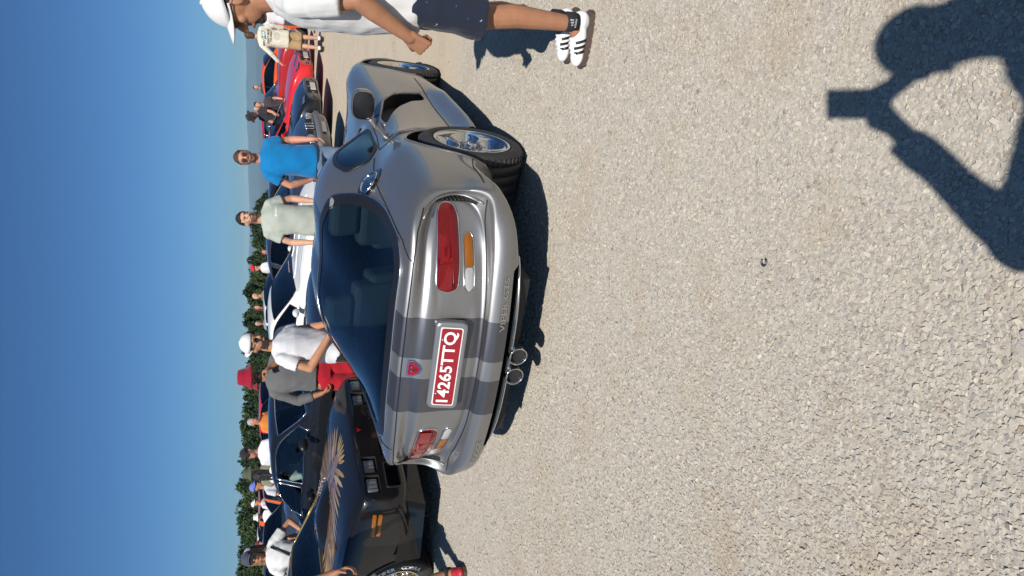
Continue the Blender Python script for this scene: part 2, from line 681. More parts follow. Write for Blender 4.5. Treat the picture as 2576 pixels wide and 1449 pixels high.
def add_wheels(car, spec, parts, Rr, W, rim):
    """spec: list of (x, |y| of the outer face, z, side)"""
    tm = tyre_mb(Rr, W, rim)
    meshes = None
    for (x, yo, z, side, steer) in spec:
        w = bpy.data.objects.new('wheel', None)
        w.empty_display_size = .1
        COL.objects.link(w)
        w.parent = car
        w.location = (x, side * (yo - W / 2), z)
        w.rotation_euler = (0, 0, (0 if side > 0 else math.pi) + steer)
        if meshes is None:
            meshes = [tm.build('tyre', M_RUBBER, w, False)] + [p[1].build(p[0], p[2], w) for p in parts]
            meshes[0].data.polygons.foreach_set('use_smooth', [True] * len(meshes[0].data.polygons))
        else:
            for o in meshes:
                c = o.copy(); COL.objects.link(c); c.parent = w

def seat(car, x, y, z, mat, w=.5, back=.72, lean=.35):
    """bucket seat: cushion, leaning back with side bolsters, headrest"""
    mb = MB()
    mb.box((x + .25, y, z + .07), (.52, w * .8, .16))
    rot = Matrix.Rotation(-lean, 3, 'Y')
    mb.box(Vector((x, y, z + .1)) + rot @ Vector((0, 0, back * .42)), (.13, w * .82, back * .84), 0, rot)
    for s in (-1, 1):
        mb.box(Vector((x + .05, y + s * w * .42, z + .1)) + rot @ Vector((0, 0, back * .38)), (.17, .09, back * .66), 0, rot)
        mb.box((x + .25, y + s * w * .42, z + .10), (.48, .09, .20))
    mb.box(Vector((x, y, z + .1)) + rot @ Vector((0, 0, back * .96)), (.11, w * .5, .19), 0, rot)
    o = mb.build('seat', mat, car, False)
    bv = o.modifiers.new('bevel', 'BEVEL'); bv.width = .035; bv.segments = 2
    return o

def steering(car, x, y, z, mat=None):
    mb = MB()
    rot = Matrix.Rotation(R(-65), 3, 'Y')
    pts = [Vector((x, y, z)) + rot @ Vector((.18 * math.cos(a), .18 * math.sin(a), 0)) for a in np.linspace(0, 2 * math.pi, 24, endpoint=False)]
    mb.tube(pts, .014, 8, closed=True)
    for a in (0, 2.1, 4.2):
        mb.tube([Vector((x, y, z)), Vector((x, y, z)) + rot @ Vector((.175 * math.cos(a), .175 * math.sin(a), 0))], .013, 6)
    mb.tube([(x, y, z), (x + .35, y, z - .2)], .03, 8)
    return mb.build('steering_wheel', mat or M_BLACK, car)

def xf(v, c, rot):
    return [rot @ Vector(p) + Vector(c) for p in v]

# ------------------------------------------------------------------ main car: silver coupe with grey stripes
VH = R(27.5)
VIPER_LOC = (0.06, 4.68, 0.0)
def tailx(x0, y, k=.20, q=.28): return x0 + k * y * y + q * y ** 4
def build_viper():
    car = thing('sports_coupe', 'silver grey sports coupe with two dark grey stripes seen from behind', 'car', VIPER_LOC, math.pi / 2 - VH)
    P = stripe_paint('silver_paint', (.262, .263, .267), (.098, .10, .114), .062, .30)
    rings = []
    def ring(pts): rings.append([(x, y, z) for (x, y, z) in pts])
    t1 = [(0, .50), (.25, .50), (.42, .52), (.46, .56), (.48, .60), (.46, .66), (.40, .69), (.30, .70), (.22, .703), (.15, .705), (.08, .705), (0, .705)]
    ring([(tailx(-1.070, .1), y * .06, .60 + (z - .60) * .06) for y, z in t1])
    ring([(tailx(-1.074, y), y, z) for y, z in t1])
    t2 = [(0, .462), (.40, .462), (.66, .475), (.79, .51), (.845, .60), (.82, .69), (.68, .738), (.52, .752), (.38, .758), (.25, .762), (.12, .764), (0, .764)]
    ring([(tailx(-1.072, y), y, z) for y, z in t2])
    # a soft crease under the sloping upper panel, a ledge above the bumper
    t2b = [(0, .447), (.41, .447), (.68, .458), (.825, .495), (.875, .60), (.845, .71), (.72, .775), (.56, .790), (.41, .797), (.27, .802), (.13, .804), (0, .804)]
    dx = [-.018, -.018, -.018, -.012, .0, .0, .012, .014, .014, .014, .014, .014]
    ring([(tailx(-1.07, y) + d, y, z) for (y, z), d in zip(t2b, dx)])
    t3 = [(-1.112, 0, .437), (-1.075, .42, .436), (-.985, .76, .442), (-.88, .93, .462), (-.79, .915, .59), (-.80, .88, .73), (-.925, .755, .815), (-1.0, .59, .834), (-1.028, .42, .843), (-1.040, .28, .848), (-1.046, .14, .851), (-1.048, 0, .852)]
    ring(t3)
    t4 = [(-1.128, 0, .385), (-1.090, .43, .384), (-.985, .80, .388), (-.82, .958, .415), (-.73, .935, .58), (-.755, .908, .745), (-.905, .785, .842), (-.982, .61, .862), (-1.015, .43, .871), (-1.028, .28, .876), (-1.035, .14, .879), (-1.037, 0, .880)]
    ring(t4)
    t5 = [(-1.108, 0, .315), (-1.070, .44, .314), (-.95, .82, .335), (-.74, .962, .42), (-.655, .955, .57), (-.69, .922, .752), (-.855, .80, .852), (-.94, .63, .874), (-.975, .45, .884), (-.99, .29, .890), (-1.0, .145, .893), (-1.003, 0, .894)]
    ring(t5)
    t6 = [(-1.06, 0, .262), (-1.02, .44, .262), (-.87, .78, .31), (-.62, .96, .43), (-.56, .968, .56), (-.60, .930, .76), (-.745, .805, .860), (-.83, .655, .888), (-.87, .50, .908), (-.89, .33, .922), (-.905, .165, .928), (-.91, 0, .93)]
    ring(t6)
    def st(x, *p): ring([(x, y, z) for y, z in p])
    st(-.42, (0, .22), (.60, .22), (.90, .33), (.955, .42), (.975, .55), (.935, .765), (.80, .872), (.71, .90), (.60, .935), (.47, .985), (.25, 1.03), (0, 1.035))
    st(-.10, (0, .20), (.60, .20), (.90, .23), (.965, .36), (.978, .55), (.935, .77), (.80, .872), (.725, .905), (.635, .965), (.51, 1.05), (.28, 1.10), (0, 1.10))
    st(.20, (0, .18), (.62, .18), (.92, .20), (.945, .34), (.945, .55), (.90, .745), (.80, .83), (.745, .87), (.67, .975), (.535, 1.11), (.29, 1.165), (0, 1.155))
    st(.50, (0, .155), (.70, .155), (.965, .20), (.895, .315), (.895, .52), (.865, .70), (.795, .78), (.755, .82), (.685, .955), (.55, 1.135), (.30, 1.20), (0, 1.187))
    st(.80, (0, .15), (.72, .15), (.975, .20), (.885, .315), (.88, .50), (.855, .68), (.785, .757), (.745, .795), (.675, .925), (.555, 1.10), (.30, 1.195), (0, 1.18))
    st(1.08, (0, .15), (.72, .15), (.975, .20), (.885, .315), (.885, .50), (.865, .69), (.79, .768), (.745, .795), (.665, .87), (.54, .99), (.29, 1.085), (0, 1.08))
    st(1.34, (0, .15), (.72, .15), (.975, .20), (.90, .315), (.90, .50), (.88, .71), (.80, .795), (.71, .812), (.59, .835), (.43, .875), (.22, .93), (0, .94))
    st(1.60, (0, .15), (.72, .15), (.945, .19), (.93, .33), (.92, .51), (.90, .735), (.80, .82), (.68, .828), (.53, .835), (.36, .85), (.18, .868), (0, .87))
    st(2.0, (0, .16), (.70, .16), (.92, .20), (.945, .36), (.95, .53), (.91, .755), (.785, .838), (.64, .83), (.5, .828), (.36, .838), (.18, .853), (0, .855))
    st(2.44, (0, .16), (.62, .16), (.90, .20), (.945, .38), (.955, .54), (.905, .75), (.775, .822), (.63, .815), (.5, .808), (.36, .812), (.18, .823), (0, .825))
    st(2.82, (0, .16), (.60, .16), (.86, .21), (.915, .36), (.915, .50), (.855, .68), (.72, .745), (.6, .745), (.48, .745), (.34, .752), (.17, .76), (0, .762))
    st(3.12, (0, .17), (.56, .17), (.80, .22), (.85, .34), (.83, .46), (.75, .585), (.64, .64), (.53, .655), (.42, .665), (.3, .672), (.15, .678), (0, .68))
    st(3.32, (0, .19), (.5, .19), (.68, .24), (.71, .34), (.69, .43), (.62, .51), (.53, .545), (.44, .56), (.35, .57), (.25, .576), (.12, .58), (0, .58))
    l = rings[-1]
    ring([(3.41, y * .7, .36 + (z - .36) * .65) for _, y, z in l])
    ring([(3.43, y * .05, .36 + (z - .36) * .05) for _, y, z in l])
    V, F, S, K, SD = loft(rings, 7, 7)
    mats = [P, M_WELL, M_SEAM]
    mi = np.zeros(len(F), np.int32)
    surf0 = Surf(V, F)
    # window outlines (plan view for the hatch, side view for the door glass)
    hatch = round_poly([(-.925, .545), (-.80, .65), (-.45, .675), (-.08, .615), (.22, .49), (.335, .30), (.37, 0), (.335, -.30), (.22, -.49), (-.08, -.615), (-.45, -.675), (-.80, -.65), (-.925, -.545), (-.978, 0)], .42, 4)
    wsh = round_poly([(.86, .45), (1.10, .55), (1.33, .66), (1.43, .40), (1.46, 0), (1.43, -.40), (1.33, -.66), (1.10, -.55), (.86, -.45), (.84, 0)], .3, 3)
    door = round_poly([(1.06, .812), (.42, .838), (.225, .925), (.27, 1.045), (.52, 1.108), (.76, 1.075)], .42, 4)
    def inside(poly, p, shrink):
        poly = np.array(poly); c = poly.mean(0); q = c + (np.array(p) - c) / shrink
        x, y = q; ins = False; n = len(poly); j = n - 1
        for i in range(n):
            if (poly[i][1] > y) != (poly[j][1] > y) and x < (poly[j][0] - poly[i][0]) * (y - poly[i][1]) / (poly[j][1] - poly[i][1]) + poly[i][0]:
                ins = not ins
            j = i
        return ins
    for n, f in enumerate(F[:-2]):
        if K[n] < 6.6: continue
        c = V[list(f)].mean(0)
        if inside(hatch, (c[0], c[1]), .925) or inside(wsh, (c[0], c[1]), .93):
            mi[n] = 2
        elif 6.8 < K[n] < 9.6 and inside(door, (c[0], c[2]), .90):
            mi[n] = 2
    cutters = []
    for (x, yo, r, z) in ((.02, .985, .392, .345), (2.44, .965, .372, .335)):
        for s in (1, -1):
            cutters.append(wheel_cut(x, yo, r, z, s, .40))
    # side scoops behind the front wheels
    def prism(poly, frm, d0, d1):
        n = len(poly); vs = []
        for d in (d0, d1):
            for a, b in poly:
                vs.append((a, d, b) if frm == 'side' else (d, a, b))
        fs = [tuple(range(n))[::-1], tuple(n + k for k in range(n))] + [(k, (k + 1) % n, n + (k + 1) % n, n + k) for k in range(n)]
        return vs, fs
    scoop = round_poly([(.80, .722), (.97, .738), (1.25, .680), (1.41, .575), (1.465, .36), (1.34, .345), (1.26, .465), (1.11, .58), (.95, .66)], .3, 3)
    for s in (1, -1):
        cutters.append(prism(scoop, 'side', s * .70, s * 1.1))
    slot = round_poly([(-.60, .285), (-.58, .325), (.58, .325), (.60, .285)], .3, 3)
    cutters.append(prism(slot, 'rear', -1.3, -.82))
    vent = round_poly([(-.925, .485), (-.925, .66), (-.90, .715), (-.885, .66), (-.885, .485)], .3, 2)
    me = cutmesh(V, F, mi, cutters, 3, 1, mats)
    V2, F2, m2 = mesh_np(me)
    keep = [i for i in range(len(F2)) if m2[i] != 2]
    vv, ff = sub(V2, F2, keep)
    mobj('body', vv, ff, None, car, True, [P, M_WELL], [m2[i] if m2[i] < 2 else 0 for i in keep])
    o = car.children[-1]
    try:
        o.data.set_sharp_from_angle(angle=R(38))
    except Exception:
        pass
    S_ = surf0
    # lining
    c = np.array([V[list(f)].mean(0) for f in F])
    sel = [n for n in range(len(F) - 2) if mi[n] == 0 and K[n] > 5.5 and -.9 < c[n][0] < 1.5]
    VN = vnormals(V, F)
    lv, lf = sub(V - VN * (.02 if (VN * (V - np.array([1, 0, .5]))).sum() > 0 else -.02), F, sel)
    mobj('interior_lining', lv, lf, M_INT, car)
    # glass
    for nm, fr, poly in (('rear_window', 'top', hatch), ('windscreen', 'top', wsh), ('side_window', 'right', door), ('side_window', 'left', door)):
        g = S_.patch(fr, poly, .003, 8)
        w = mobj(nm, g[0], g[1], G_TINT, car)
        t = S_.patch(fr, poly, .0055, 2, inner=.90 if nm != 'side_window' else .86)
        mobj('window_trim', t[0], t[1], M_TRIM, w)
        mb = MB(); mb.tube(S_.line(fr, poly, .004, closed=True), .0055, 6, closed=True)
        mb.build('window_frame', M_CHROME if nm == 'rear_window' else M_BLACK, w)
    # interior
    for y in (.36, -.36):
        seat(car, .42, y, .22, pmat('seat_charcoal', (.20, .205, .21), rough=.55, bmp=.3, bscale=120), .52, .80, .30)
    tub = MB()
    tub.box((.1, 0, .60), (.9, 1.2, .03)); tub.box((-.45, 0, .72), (.5, 1.15, .03))
    tub.box((1.25, 0, .62), (.34, 1.3, .28)); tub.box((.65, 0, .36), (1.0, .22, .26))
    tub.box((.75, .78, .5), (1.3, .04, .5)); tub.box((.75, -.78, .5), (1.3, .04, .5))
    tub.build('dashboard_and_tub', M_INT, car, False)
    steering(car, .98, .36, .80)
    # tail lamps
    for s in (1, -1):
        red = round_poly([(s * .435, .665), (s * .455, .608), (s * .62, .598), (s * .79, .606), (s * .838, .625), (s * .848, .66), (s * .838, .700), (s * .79, .716), (s * .62, .724), (s * .455, .722)], .45, 4)
        g = S_.patch('rear', red, .006, 4, bulge=.012)
        l = mobj('tail_light', g[0], g[1], M_RED, car)
        mb = MB(); mb.tube(S_.line('rear', red, .003, closed=True), .0045, 6, closed=True); mb.build('lens_rim', M_CHROME, l)
        for q, (ya, yb_, tone_) in enumerate(((.458, .572, .17), (.584, .694, .23), (.706, .815, .14))):
            seg_ = round_poly([(s * ya, .642), (s * yb_, .644), (s * yb_, .706), (s * ya, .712)], .15, 2)
            g = S_.patch('rear', seg_, .0168, 2); mobj('lens_segment', g[0], g[1], lens_mat('red_segment_%d' % q, (tone_, .002, .005)), l)
        mb = MB()
        for yy in (.58, .70):
            mb.tube(S_.line('rear', [(s * yy, .612), (s * yy, .712)], .0165), .0014, 5)
        mb.tube(S_.line('rear', [(s * .46, .635), (s * .83, .645)], .0165), .002, 5)
        mb.build('lens_rib', pmat('lens_edge', (.20, .006, .012), rough=.2), l)
        am = round_poly([(s * .562, .526), (s * .562, .572), (s * .70, .576), (s * .725, .552), (s * .70, .530)], .4, 4)
        cl = round_poly([(s * .560, .526), (s * .560, .572), (s * .465, .569), (s * .440, .546), (s * .465, .523)], .4, 4)
        g = S_.patch('rear', am, .006, 3, bulge=.006); a = mobj('turn_signal', g[0], g[1], M_AMBER, car)
        g = S_.patch('rear', cl, .006, 3, bulge=.006); b = mobj('reversing_light', g[0], g[1], M_CLEAR, car)
        rimp = round_poly([(s * .432, .546), (s * .462, .518), (s * .70, .525), (s * .733, .552), (s * .70, .581), (s * .462, .575)], .4, 4)
        mb = MB(); mb.tube(S_.line('rear', rimp, .002, closed=True), .0035, 6, closed=True); mb.build('lens_rim', M_CHROME, a)
        # gill behind the rear fender
        vp = round_poly([(s * .868, .50), (s * .88, .60), (s * .868, .70), (s * .848, .745), (s * .852, .66), (s * .85, .56), (s * .845, .50)], .25, 2)
        g = S_.patch('rear', vp, .003, 2); gi = mobj('side_vent', g[0], g[1], M_WELL, car)
        mb = MB()
        for q in range(9):
            zz = .52 + q * .022
            mb.tube(S_.line('rear', [(s * .849, zz), (s * .874, zz + .012)], .006), .003, 4)
        mb.build('vent_blade', M_BLACK, gi)
        mb = MB(); mb.tube(S_.line('rear', [(s * .872, .478), (s * .886, .56), (s * .886, .64), (s * .868, .72), (s * .835, .772), (s * .79, .80)], .004, .02), [.0065] * len(S_.line('rear', [(s * .872, .478), (s * .886, .56), (s * .886, .64), (s * .868, .72), (s * .835, .772), (s * .79, .80)], .004, .02)), 8)
        mb.build('vent_lip', P, gi)
    # panel gaps
    def seam(fr, pts, name='panel_gap', r=.0038):
        mb = MB(); mb.tube(S_.line(fr, pts, .0005, .02), r, 5); return mb.build(name, M_SEAM, car)
    seam('rear', [(-.90, .470), (-.70, .462), (-.4, .452), (0, .450), (.4, .452), (.70, .462), (.90, .470)])
    seam('rear', [(-.835, .795), (-.74, .832), (-.58, .850), (-.3, .862), (0, .866), (.3, .862), (.58, .850), (.74, .832), (.835, .795)], r=.0035)
    for s, fr in ((-1, 'right'), (1, 'left')):
        seam(fr, [(.36, .835), (.30, .76), (.34, .62), (.42, .48), (.46, .33)])
        seam(fr, [(.36, .835), (.70, .80), (1.0, .79), (1.08, .775), (1.05, .735)])
        seam(fr, [(.46, .325), (.9, .318), (1.3, .318), (1.9, .33)])
        seam(fr, [(-.36, .42), (-.55, .47), (-.78, .47)])
        seam('top', [(.25, s * .735), (-.1, s * .70), (-.5, s * .68), (-.86, s * .655), (-.99, s * .60)])
        # wheel arch lips
        for (x, r, z) in ((.02, .392, .345), (2.44, .372, .335)):
            pts = [(x + r * math.cos(a), z + r * math.sin(a)) for a in np.linspace(R(-8), R(188), 26)]
            mb = MB(); mb.tube(S_.line(fr, pts, -.003, .05), .010, 8); mb.build('wheel_arch_lip', P, car)
        pts = [(.80, .732), (.97, .748), (1.25, .690), (1.42, .58), (1.475, .36)]
        mb = MB(); mb.tube(S_.line(fr, pts, -.002, .03), .012, 8); mb.build('scoop_lip', P, car)
        # fuel filler / badge recess on the rear quarter
        ring_o = [( -.045 + .105 * math.cos(a), .945 + .062 * math.sin(a)) for a in np.linspace(0, 2 * math.pi, 28, endpoint=False)]
        ring_i = [( -.045 + .075 * math.cos(a), .945 + .044 * math.sin(a)) for a in np.linspace(0, 2 * math.pi, 28, endpoint=False)]
        if s < 0:
            g = S_.patch(fr, ring_o, .004, 2); fc = mobj('fuel_filler', g[0], g[1], M_GLOSSBLACK, car)
            g = S_.patch(fr, ring_i, .010, 3, bulge=.006); mobj('filler_cap', g[0], g[1], M_CHROME, fc)
            mb = MB(); mb.tube(S_.line(fr, ring_i, .012, closed=True), .008, 8, closed=True)
            hp = S_.hit(fr, -.115, .93, .016)[0]
            mb.box(hp, (.03, .02, .035))
            mb.build('filler_ring', M_CHROME, fc)
            dh = round_poly([(.60, .765), (.56, .74), (.44, .735), (.42, .775), (.50, .80)], .4, 3)
            g = S_.patch(fr, dh, .003, 2); mobj('door_handle', g[0], g[1], M_GLOSSBLACK, car)
    # mirrors
    for s in (1, -1):
        mb = MB()
        c = Vector((.88, s * .92, .885))
        prof = [(-.015, .90), (.0, 1.0), (.05, 1.0), (.11, .82), (.145, .45), (.155, .05)]
        vs, fs = [], []
        seg = 28
        for (o, sc) in prof:
            for k in range(seg):
                a = 2 * math.pi * k / seg
                cy = abs(math.cos(a)) ** .65 * math.copysign(1, math.cos(a)); cz = abs(math.sin(a)) ** .65 * math.copysign(1, math.sin(a))
                vs.append(c + Vector((o, .105 * sc * cy, .080 * sc * cz)))
        for i in range(len(prof) - 1):
            for k in range(seg):
                fs.append((i * seg + k, i * seg + (k + 1) % seg, (i + 1) * seg + (k + 1) % seg, (i + 1) * seg + k))
        fs.append(tuple((len(prof) - 1) * seg + k for k in range(seg)))
        mb.add(vs, fs)
        mb.tube([c + Vector((.04, -s * .08, -.05)), c + Vector((.06, -s * .14, -.09)), c + Vector((.08, -s * .20, -.13))], [.028, .022, .03], 10)
        m = mb.build('door_mirror', P, car)
        mg = MB(); mg.add([c + Vector((-.008, .091 * (abs(math.cos(a)) ** .65) * math.copysign(1, math.cos(a)), .069 * (abs(math.sin(a)) ** .65) * math.copysign(1, math.sin(a)))) for a in np.linspace(0, 2 * math.pi, 28, endpoint=False)], [tuple(range(28))])
        mg.build('mirror_glass', pmat('mirror_glass', (.012, .013, .015), rough=.15, metal=.0, spec=.3), m)
    # number plate on its plinth
    tilt = Matrix.Rotation(R(9), 3, 'Y')
    pc = Vector((-1.082, -.028, .628))
    def slab(w, h, t, r, n=5):
        poly = round_poly([(-w / 2, -h / 2), (w / 2, -h / 2), (w / 2, h / 2), (-w / 2, h / 2)], r, n)
        nn = len(poly)
        vs = [(-t, a, b) for a, b in poly] + [(.0, a * 1.0, b * 1.0) for a, b in poly]
        fs = [tuple(range(nn)), tuple(nn + k for k in range(nn))[::-1]] + [(k, nn + k, nn + (k + 1) % nn, (k + 1) % nn) for k in range(nn)]
        return vs, fs
    vs, fs = slab(.545, .17, .05, .22)
    pl = mobj('plate_holder', xf(vs, pc + Vector((.03, 0, -.004)), tilt), fs, pmat('plate_holder_silver', (.32, .32, .33), rough=.3, metal=.7), car, False)
    bv = pl.modifiers.new('bevel', 'BEVEL'); bv.width = .012; bv.segments = 2
    for w, h, t, mat, nm in ((.492, .119, .024, M_PLATEW, 'plate_border'), (.480, .107, .0255, M_PLATER, 'licence_plate')):
        vs, fs = slab(w, h, t, .12)
        mobj(nm, xf(vs, pc, tilt), fs, mat, pl, False)
    v, f = text_mesh('14265TTQ', .118, bold=.0022)
    wv = v[:, 0].max() - v[:, 0].min(); v[:, 0] -= (v[:, 0].max() + v[:, 0].min()) / 2; v[:, 1] -= (v[:, 1].max() + v[:, 1].min()) / 2
    k = .445 / wv
    hs = .078 / (v[:, 1].max() - v[:, 1].min())
    mobj('plate_number', xf([(-.0272, -p[0] * k, p[1] * hs) for p in v], pc, tilt), f, M_WHITE, pl, False)
    for yy in (-.17, .17):
        mb = MB(); mb.lathe([(.007, -.0005), (.007, -.003), (.0005, -.0035)], 10, 'X'); mb.v = xf(mb.v, pc + tilt @ Vector((-.025, yy, .043)), tilt); mb.build('plate_screw', M_ALLOY, pl)
    # shield badge with a serpent head
    bc = (0.0, .808)
    sh = [(-.048, .028), (.048, .028), (.050, -.004), (.030, -.034), (0, -.048), (-.030, -.034), (-.050, -.004)]
    g = S_.patch('rear', [(bc[0] + a, bc[1] + b) for a, b in sh], .006, 2, bulge=.003, maxl=.02); bd = mobj('badge', g[0], g[1], M_CHROME, car)
    g = S_.patch('rear', [(bc[0] + a * .82, bc[1] + b * .82) for a, b in sh], .0095, 2, bulge=.002, maxl=.02); mobj('badge_face', g[0], g[1], M_PLATER, bd)
    head = [(-.026, .014), (-.012, .020), (0, .014), (.012, .020), (.026, .014), (.022, .0), (.012, -.006), (.010, -.022), (0, -.030), (-.010, -.022), (-.012, -.006), (-.022, .0)]
    g = S_.patch('rear', [(bc[0] + a, bc[1] + b) for a, b in head], .0125, 2, bulge=.002, maxl=.02); mobj('badge_emblem', g[0], g[1], pmat('badge_dark_red', (.12, .008, .012), rough=.3), bd)
    for s in (1, -1):
        e = [(bc[0] + s * .012 + .006 * math.cos(t), bc[1] + .006 + .004 * math.sin(t)) for t in np.linspace(0, 6.28, 8, endpoint=False)]
        g = S_.patch('rear', e, .0145, 1, maxl=.02); mobj('badge_emblem', g[0], g[1], M_CHROME, bd)
    # raised lettering on the bumper
    for txt, cy, w in (('VIPER GTS', -.40, .30), ('DODGE', .62, .20)):
        v, f = text_mesh(txt, .06, bold=.0006)
        v[:, 0] -= (v[:, 0].max() + v[:, 0].min()) / 2
        k = w / (v[:, 0].max() - v[:, 0].min())
        vs = []
        for p in v:
            vs.append(S_.hit('rear', cy - p[0] * k, .362 + p[1] * .66, .006)[0])
        mobj('raised_letters', vs, f, pmat('letter_silver', (.55, .55, .56), rough=.2, metal=.9), car, False)
    # bumper bright strip under the slot, exhausts
    mb = MB(); mb.tube(S_.line('rear', [(-.62, .277), (-.3, .272), (0, .271), (.3, .272), (.62, .277)], .002, .04), .006, 6); mb.build('bumper_strip', M_CHROME, car)
    dif = MB(); dif.box((-.74, 0, .225), (.5, 1.0, .05)); dif.build('diffuser', M_BLACK, car, False)
    for y in (-.078, .052):
        mb = MB()
        mb.lathe([(.052, 0), (.054, -.004), (.05, -.008), (.047, -.004), (.045, .10), (.02, .25)], 28, 'X', (-1.10, y, .236))
        mb.lathe([(.052, 0), (.050, .10), (.035, .16), (.03, .4)], 28, 'X', (-1.10, y, .236))
        mb.build('exhaust_tip', M_CHROME, car)
        ins = MB(); ins.lathe([(.0445, .02), (.001, .03)], 20, 'X', (-1.10, y, .236)); ins.build('exhaust_bore', M_WELL, car.children[-1])
    add_wheels(car, [(0, .968, .329, 1, 0), (0, .968, .329, -1, 0)], rim_dish5(.236, .335), .329, .335, .236)
    add_wheels(car, [(2.44, .945, .324, 1, R(4)), (2.44, .945, .324, -1, R(4))], rim_dish5(.234, .275), .324, .275, .234)
    return car
# ------------------------------------------------------------------ ground
def ground_mat():
    m, nt, b = _new('gravel_ground')
    tc = N(nt, 'ShaderNodeTexCoord')
    P_ = tc.outputs['Object']
    vo = N(nt, 'ShaderNodeTexVoronoi'); vo.inputs['Scale'].default_value = 75
    nt.links.new(P_, vo.inputs['Vector'])
    hsv = N(nt, 'ShaderNodeSeparateColor')
    nt.links.new(vo.outputs['Color'], hsv.inputs[0])
    ramp = N(nt, 'ShaderNodeValToRGB')
    e = ramp.color_ramp.elements
    e[0].position = 0.0; e[0].color = (0.346, 0.306, 0.251, 1)
    e[1].position = 1.0; e[1].color = (0.536, 0.497, 0.426, 1)
    for p, c in ((.18, (0.398, 0.370, 0.326, 1)), (.45, (0.450, 0.416, 0.359, 1)), (.8, (0.493, 0.459, 0.397, 1))):
        q = e.new(p); q.color = c
    nt.links.new(hsv.outputs[0], ramp.inputs[0])
    big = N(nt, 'ShaderNodeTexNoise'); big.inputs['Scale'].default_value = .55; big.inputs['Detail'].default_value = 6
    nt.links.new(P_, big.inputs['Vector'])
    fine = N(nt, 'ShaderNodeTexNoise'); fine.inputs['Scale'].default_value = 22; fine.inputs['Detail'].default_value = 8; fine.inputs['Roughness'].default_value = .7
    nt.links.new(P_, fine.inputs['Vector'])
    # packed earth where the loose stone was not spread (to the far right and beyond the cars)
    sx = N(nt, 'ShaderNodeSeparateXYZ'); nt.links.new(P_, sx.inputs[0])
    edge = mathn(nt, 'SUBTRACT', mathn(nt, 'MULTIPLY_ADD', sx.outputs[0], .44, sx.outputs[1]), 6.22)
    wob = mathn(nt, 'MULTIPLY', mathn(nt, 'SUBTRACT', big.outputs[0], .5), .9)
    e2 = mathn(nt, 'ADD', edge, wob)
    e3 = mathn(nt, 'ADD', e2, mathn(nt, 'MULTIPLY', mathn(nt, 'SUBTRACT', fine.outputs[0], .5), .9))
    cl = N(nt, 'ShaderNodeClamp'); nt.links.new(mathn(nt, 'MULTIPLY', e3, 1.6), cl.inputs[0])
    earth = mixcol(nt, fine.outputs[0], (.42, .345, .25), (.60, .51, .39))
    earth = mixcol(nt, .18, earth, ramp.outputs[0])
    col = mixcol(nt, cl.outputs[0], ramp.outputs[0], earth)
    col = mixcol(nt, mathn(nt, 'MULTIPLY', big.outputs[0], .22), col, (.40, .345, .27))
    pn = N(nt, 'ShaderNodeTexNoise'); pn.inputs['Scale'].default_value = 1.7; pn.inputs['Detail'].default_value = 5; pn.inputs['Roughness'].default_value = .65
    nt.links.new(P_, pn.inputs['Vector'])
    c5 = N(nt, 'ShaderNodeClamp'); nt.links.new(mathn(nt, 'MULTIPLY', mathn(nt, 'SUBTRACT', pn.outputs[0], .51), 4.5), c5.inputs[0])
    col = mixcol(nt, mathn(nt, 'MULTIPLY', c5.outputs[0], .60), col, (.39, .305, .215))
    nt.links.new(col, b.inputs['Base Color'])
    b.inputs['Roughness'].default_value = .92
    b.inputs['Specular IOR Level'].default_value = .15
    h = mathn(nt, 'MULTIPLY_ADD', vo.outputs['Distance'], -1.0, mathn(nt, 'MULTIPLY', fine.outputs[0], .6))
    bump(nt, b, h, .30, .003)
    return m
GM = ground_mat()
# one sheet that falls away behind the parking ground into the valley
def build_ground():
    xs = np.concatenate([-np.geomspace(14000, 20, 26), np.linspace(-18, 18, 37), np.geomspace(20, 14000, 26)])
    ys = np.concatenate([-np.geomspace(14000, 20, 14), np.linspace(-15, 60, 76), np.geomspace(62, 14000, 40)])
    vs = []
    for y in ys:
        for x in xs:
            z = 0.0
            if y > 34:
                z -= min(160, ((y - 34) / 60) ** 1.7 * 3.0)
            vs.append((x, y, z))
    n = len(xs)
    fs = [(j * n + i, j * n + i + 1, (j + 1) * n + i + 1, (j + 1) * n + i) for j in range(len(ys) - 1) for i in range(n - 1)]
    g = mobj('ground', vs, fs, GM, None, True)
    setp(g, 'pale crushed stone parking ground with packed earth behind the cars', None, None, 'structure')
build_ground()

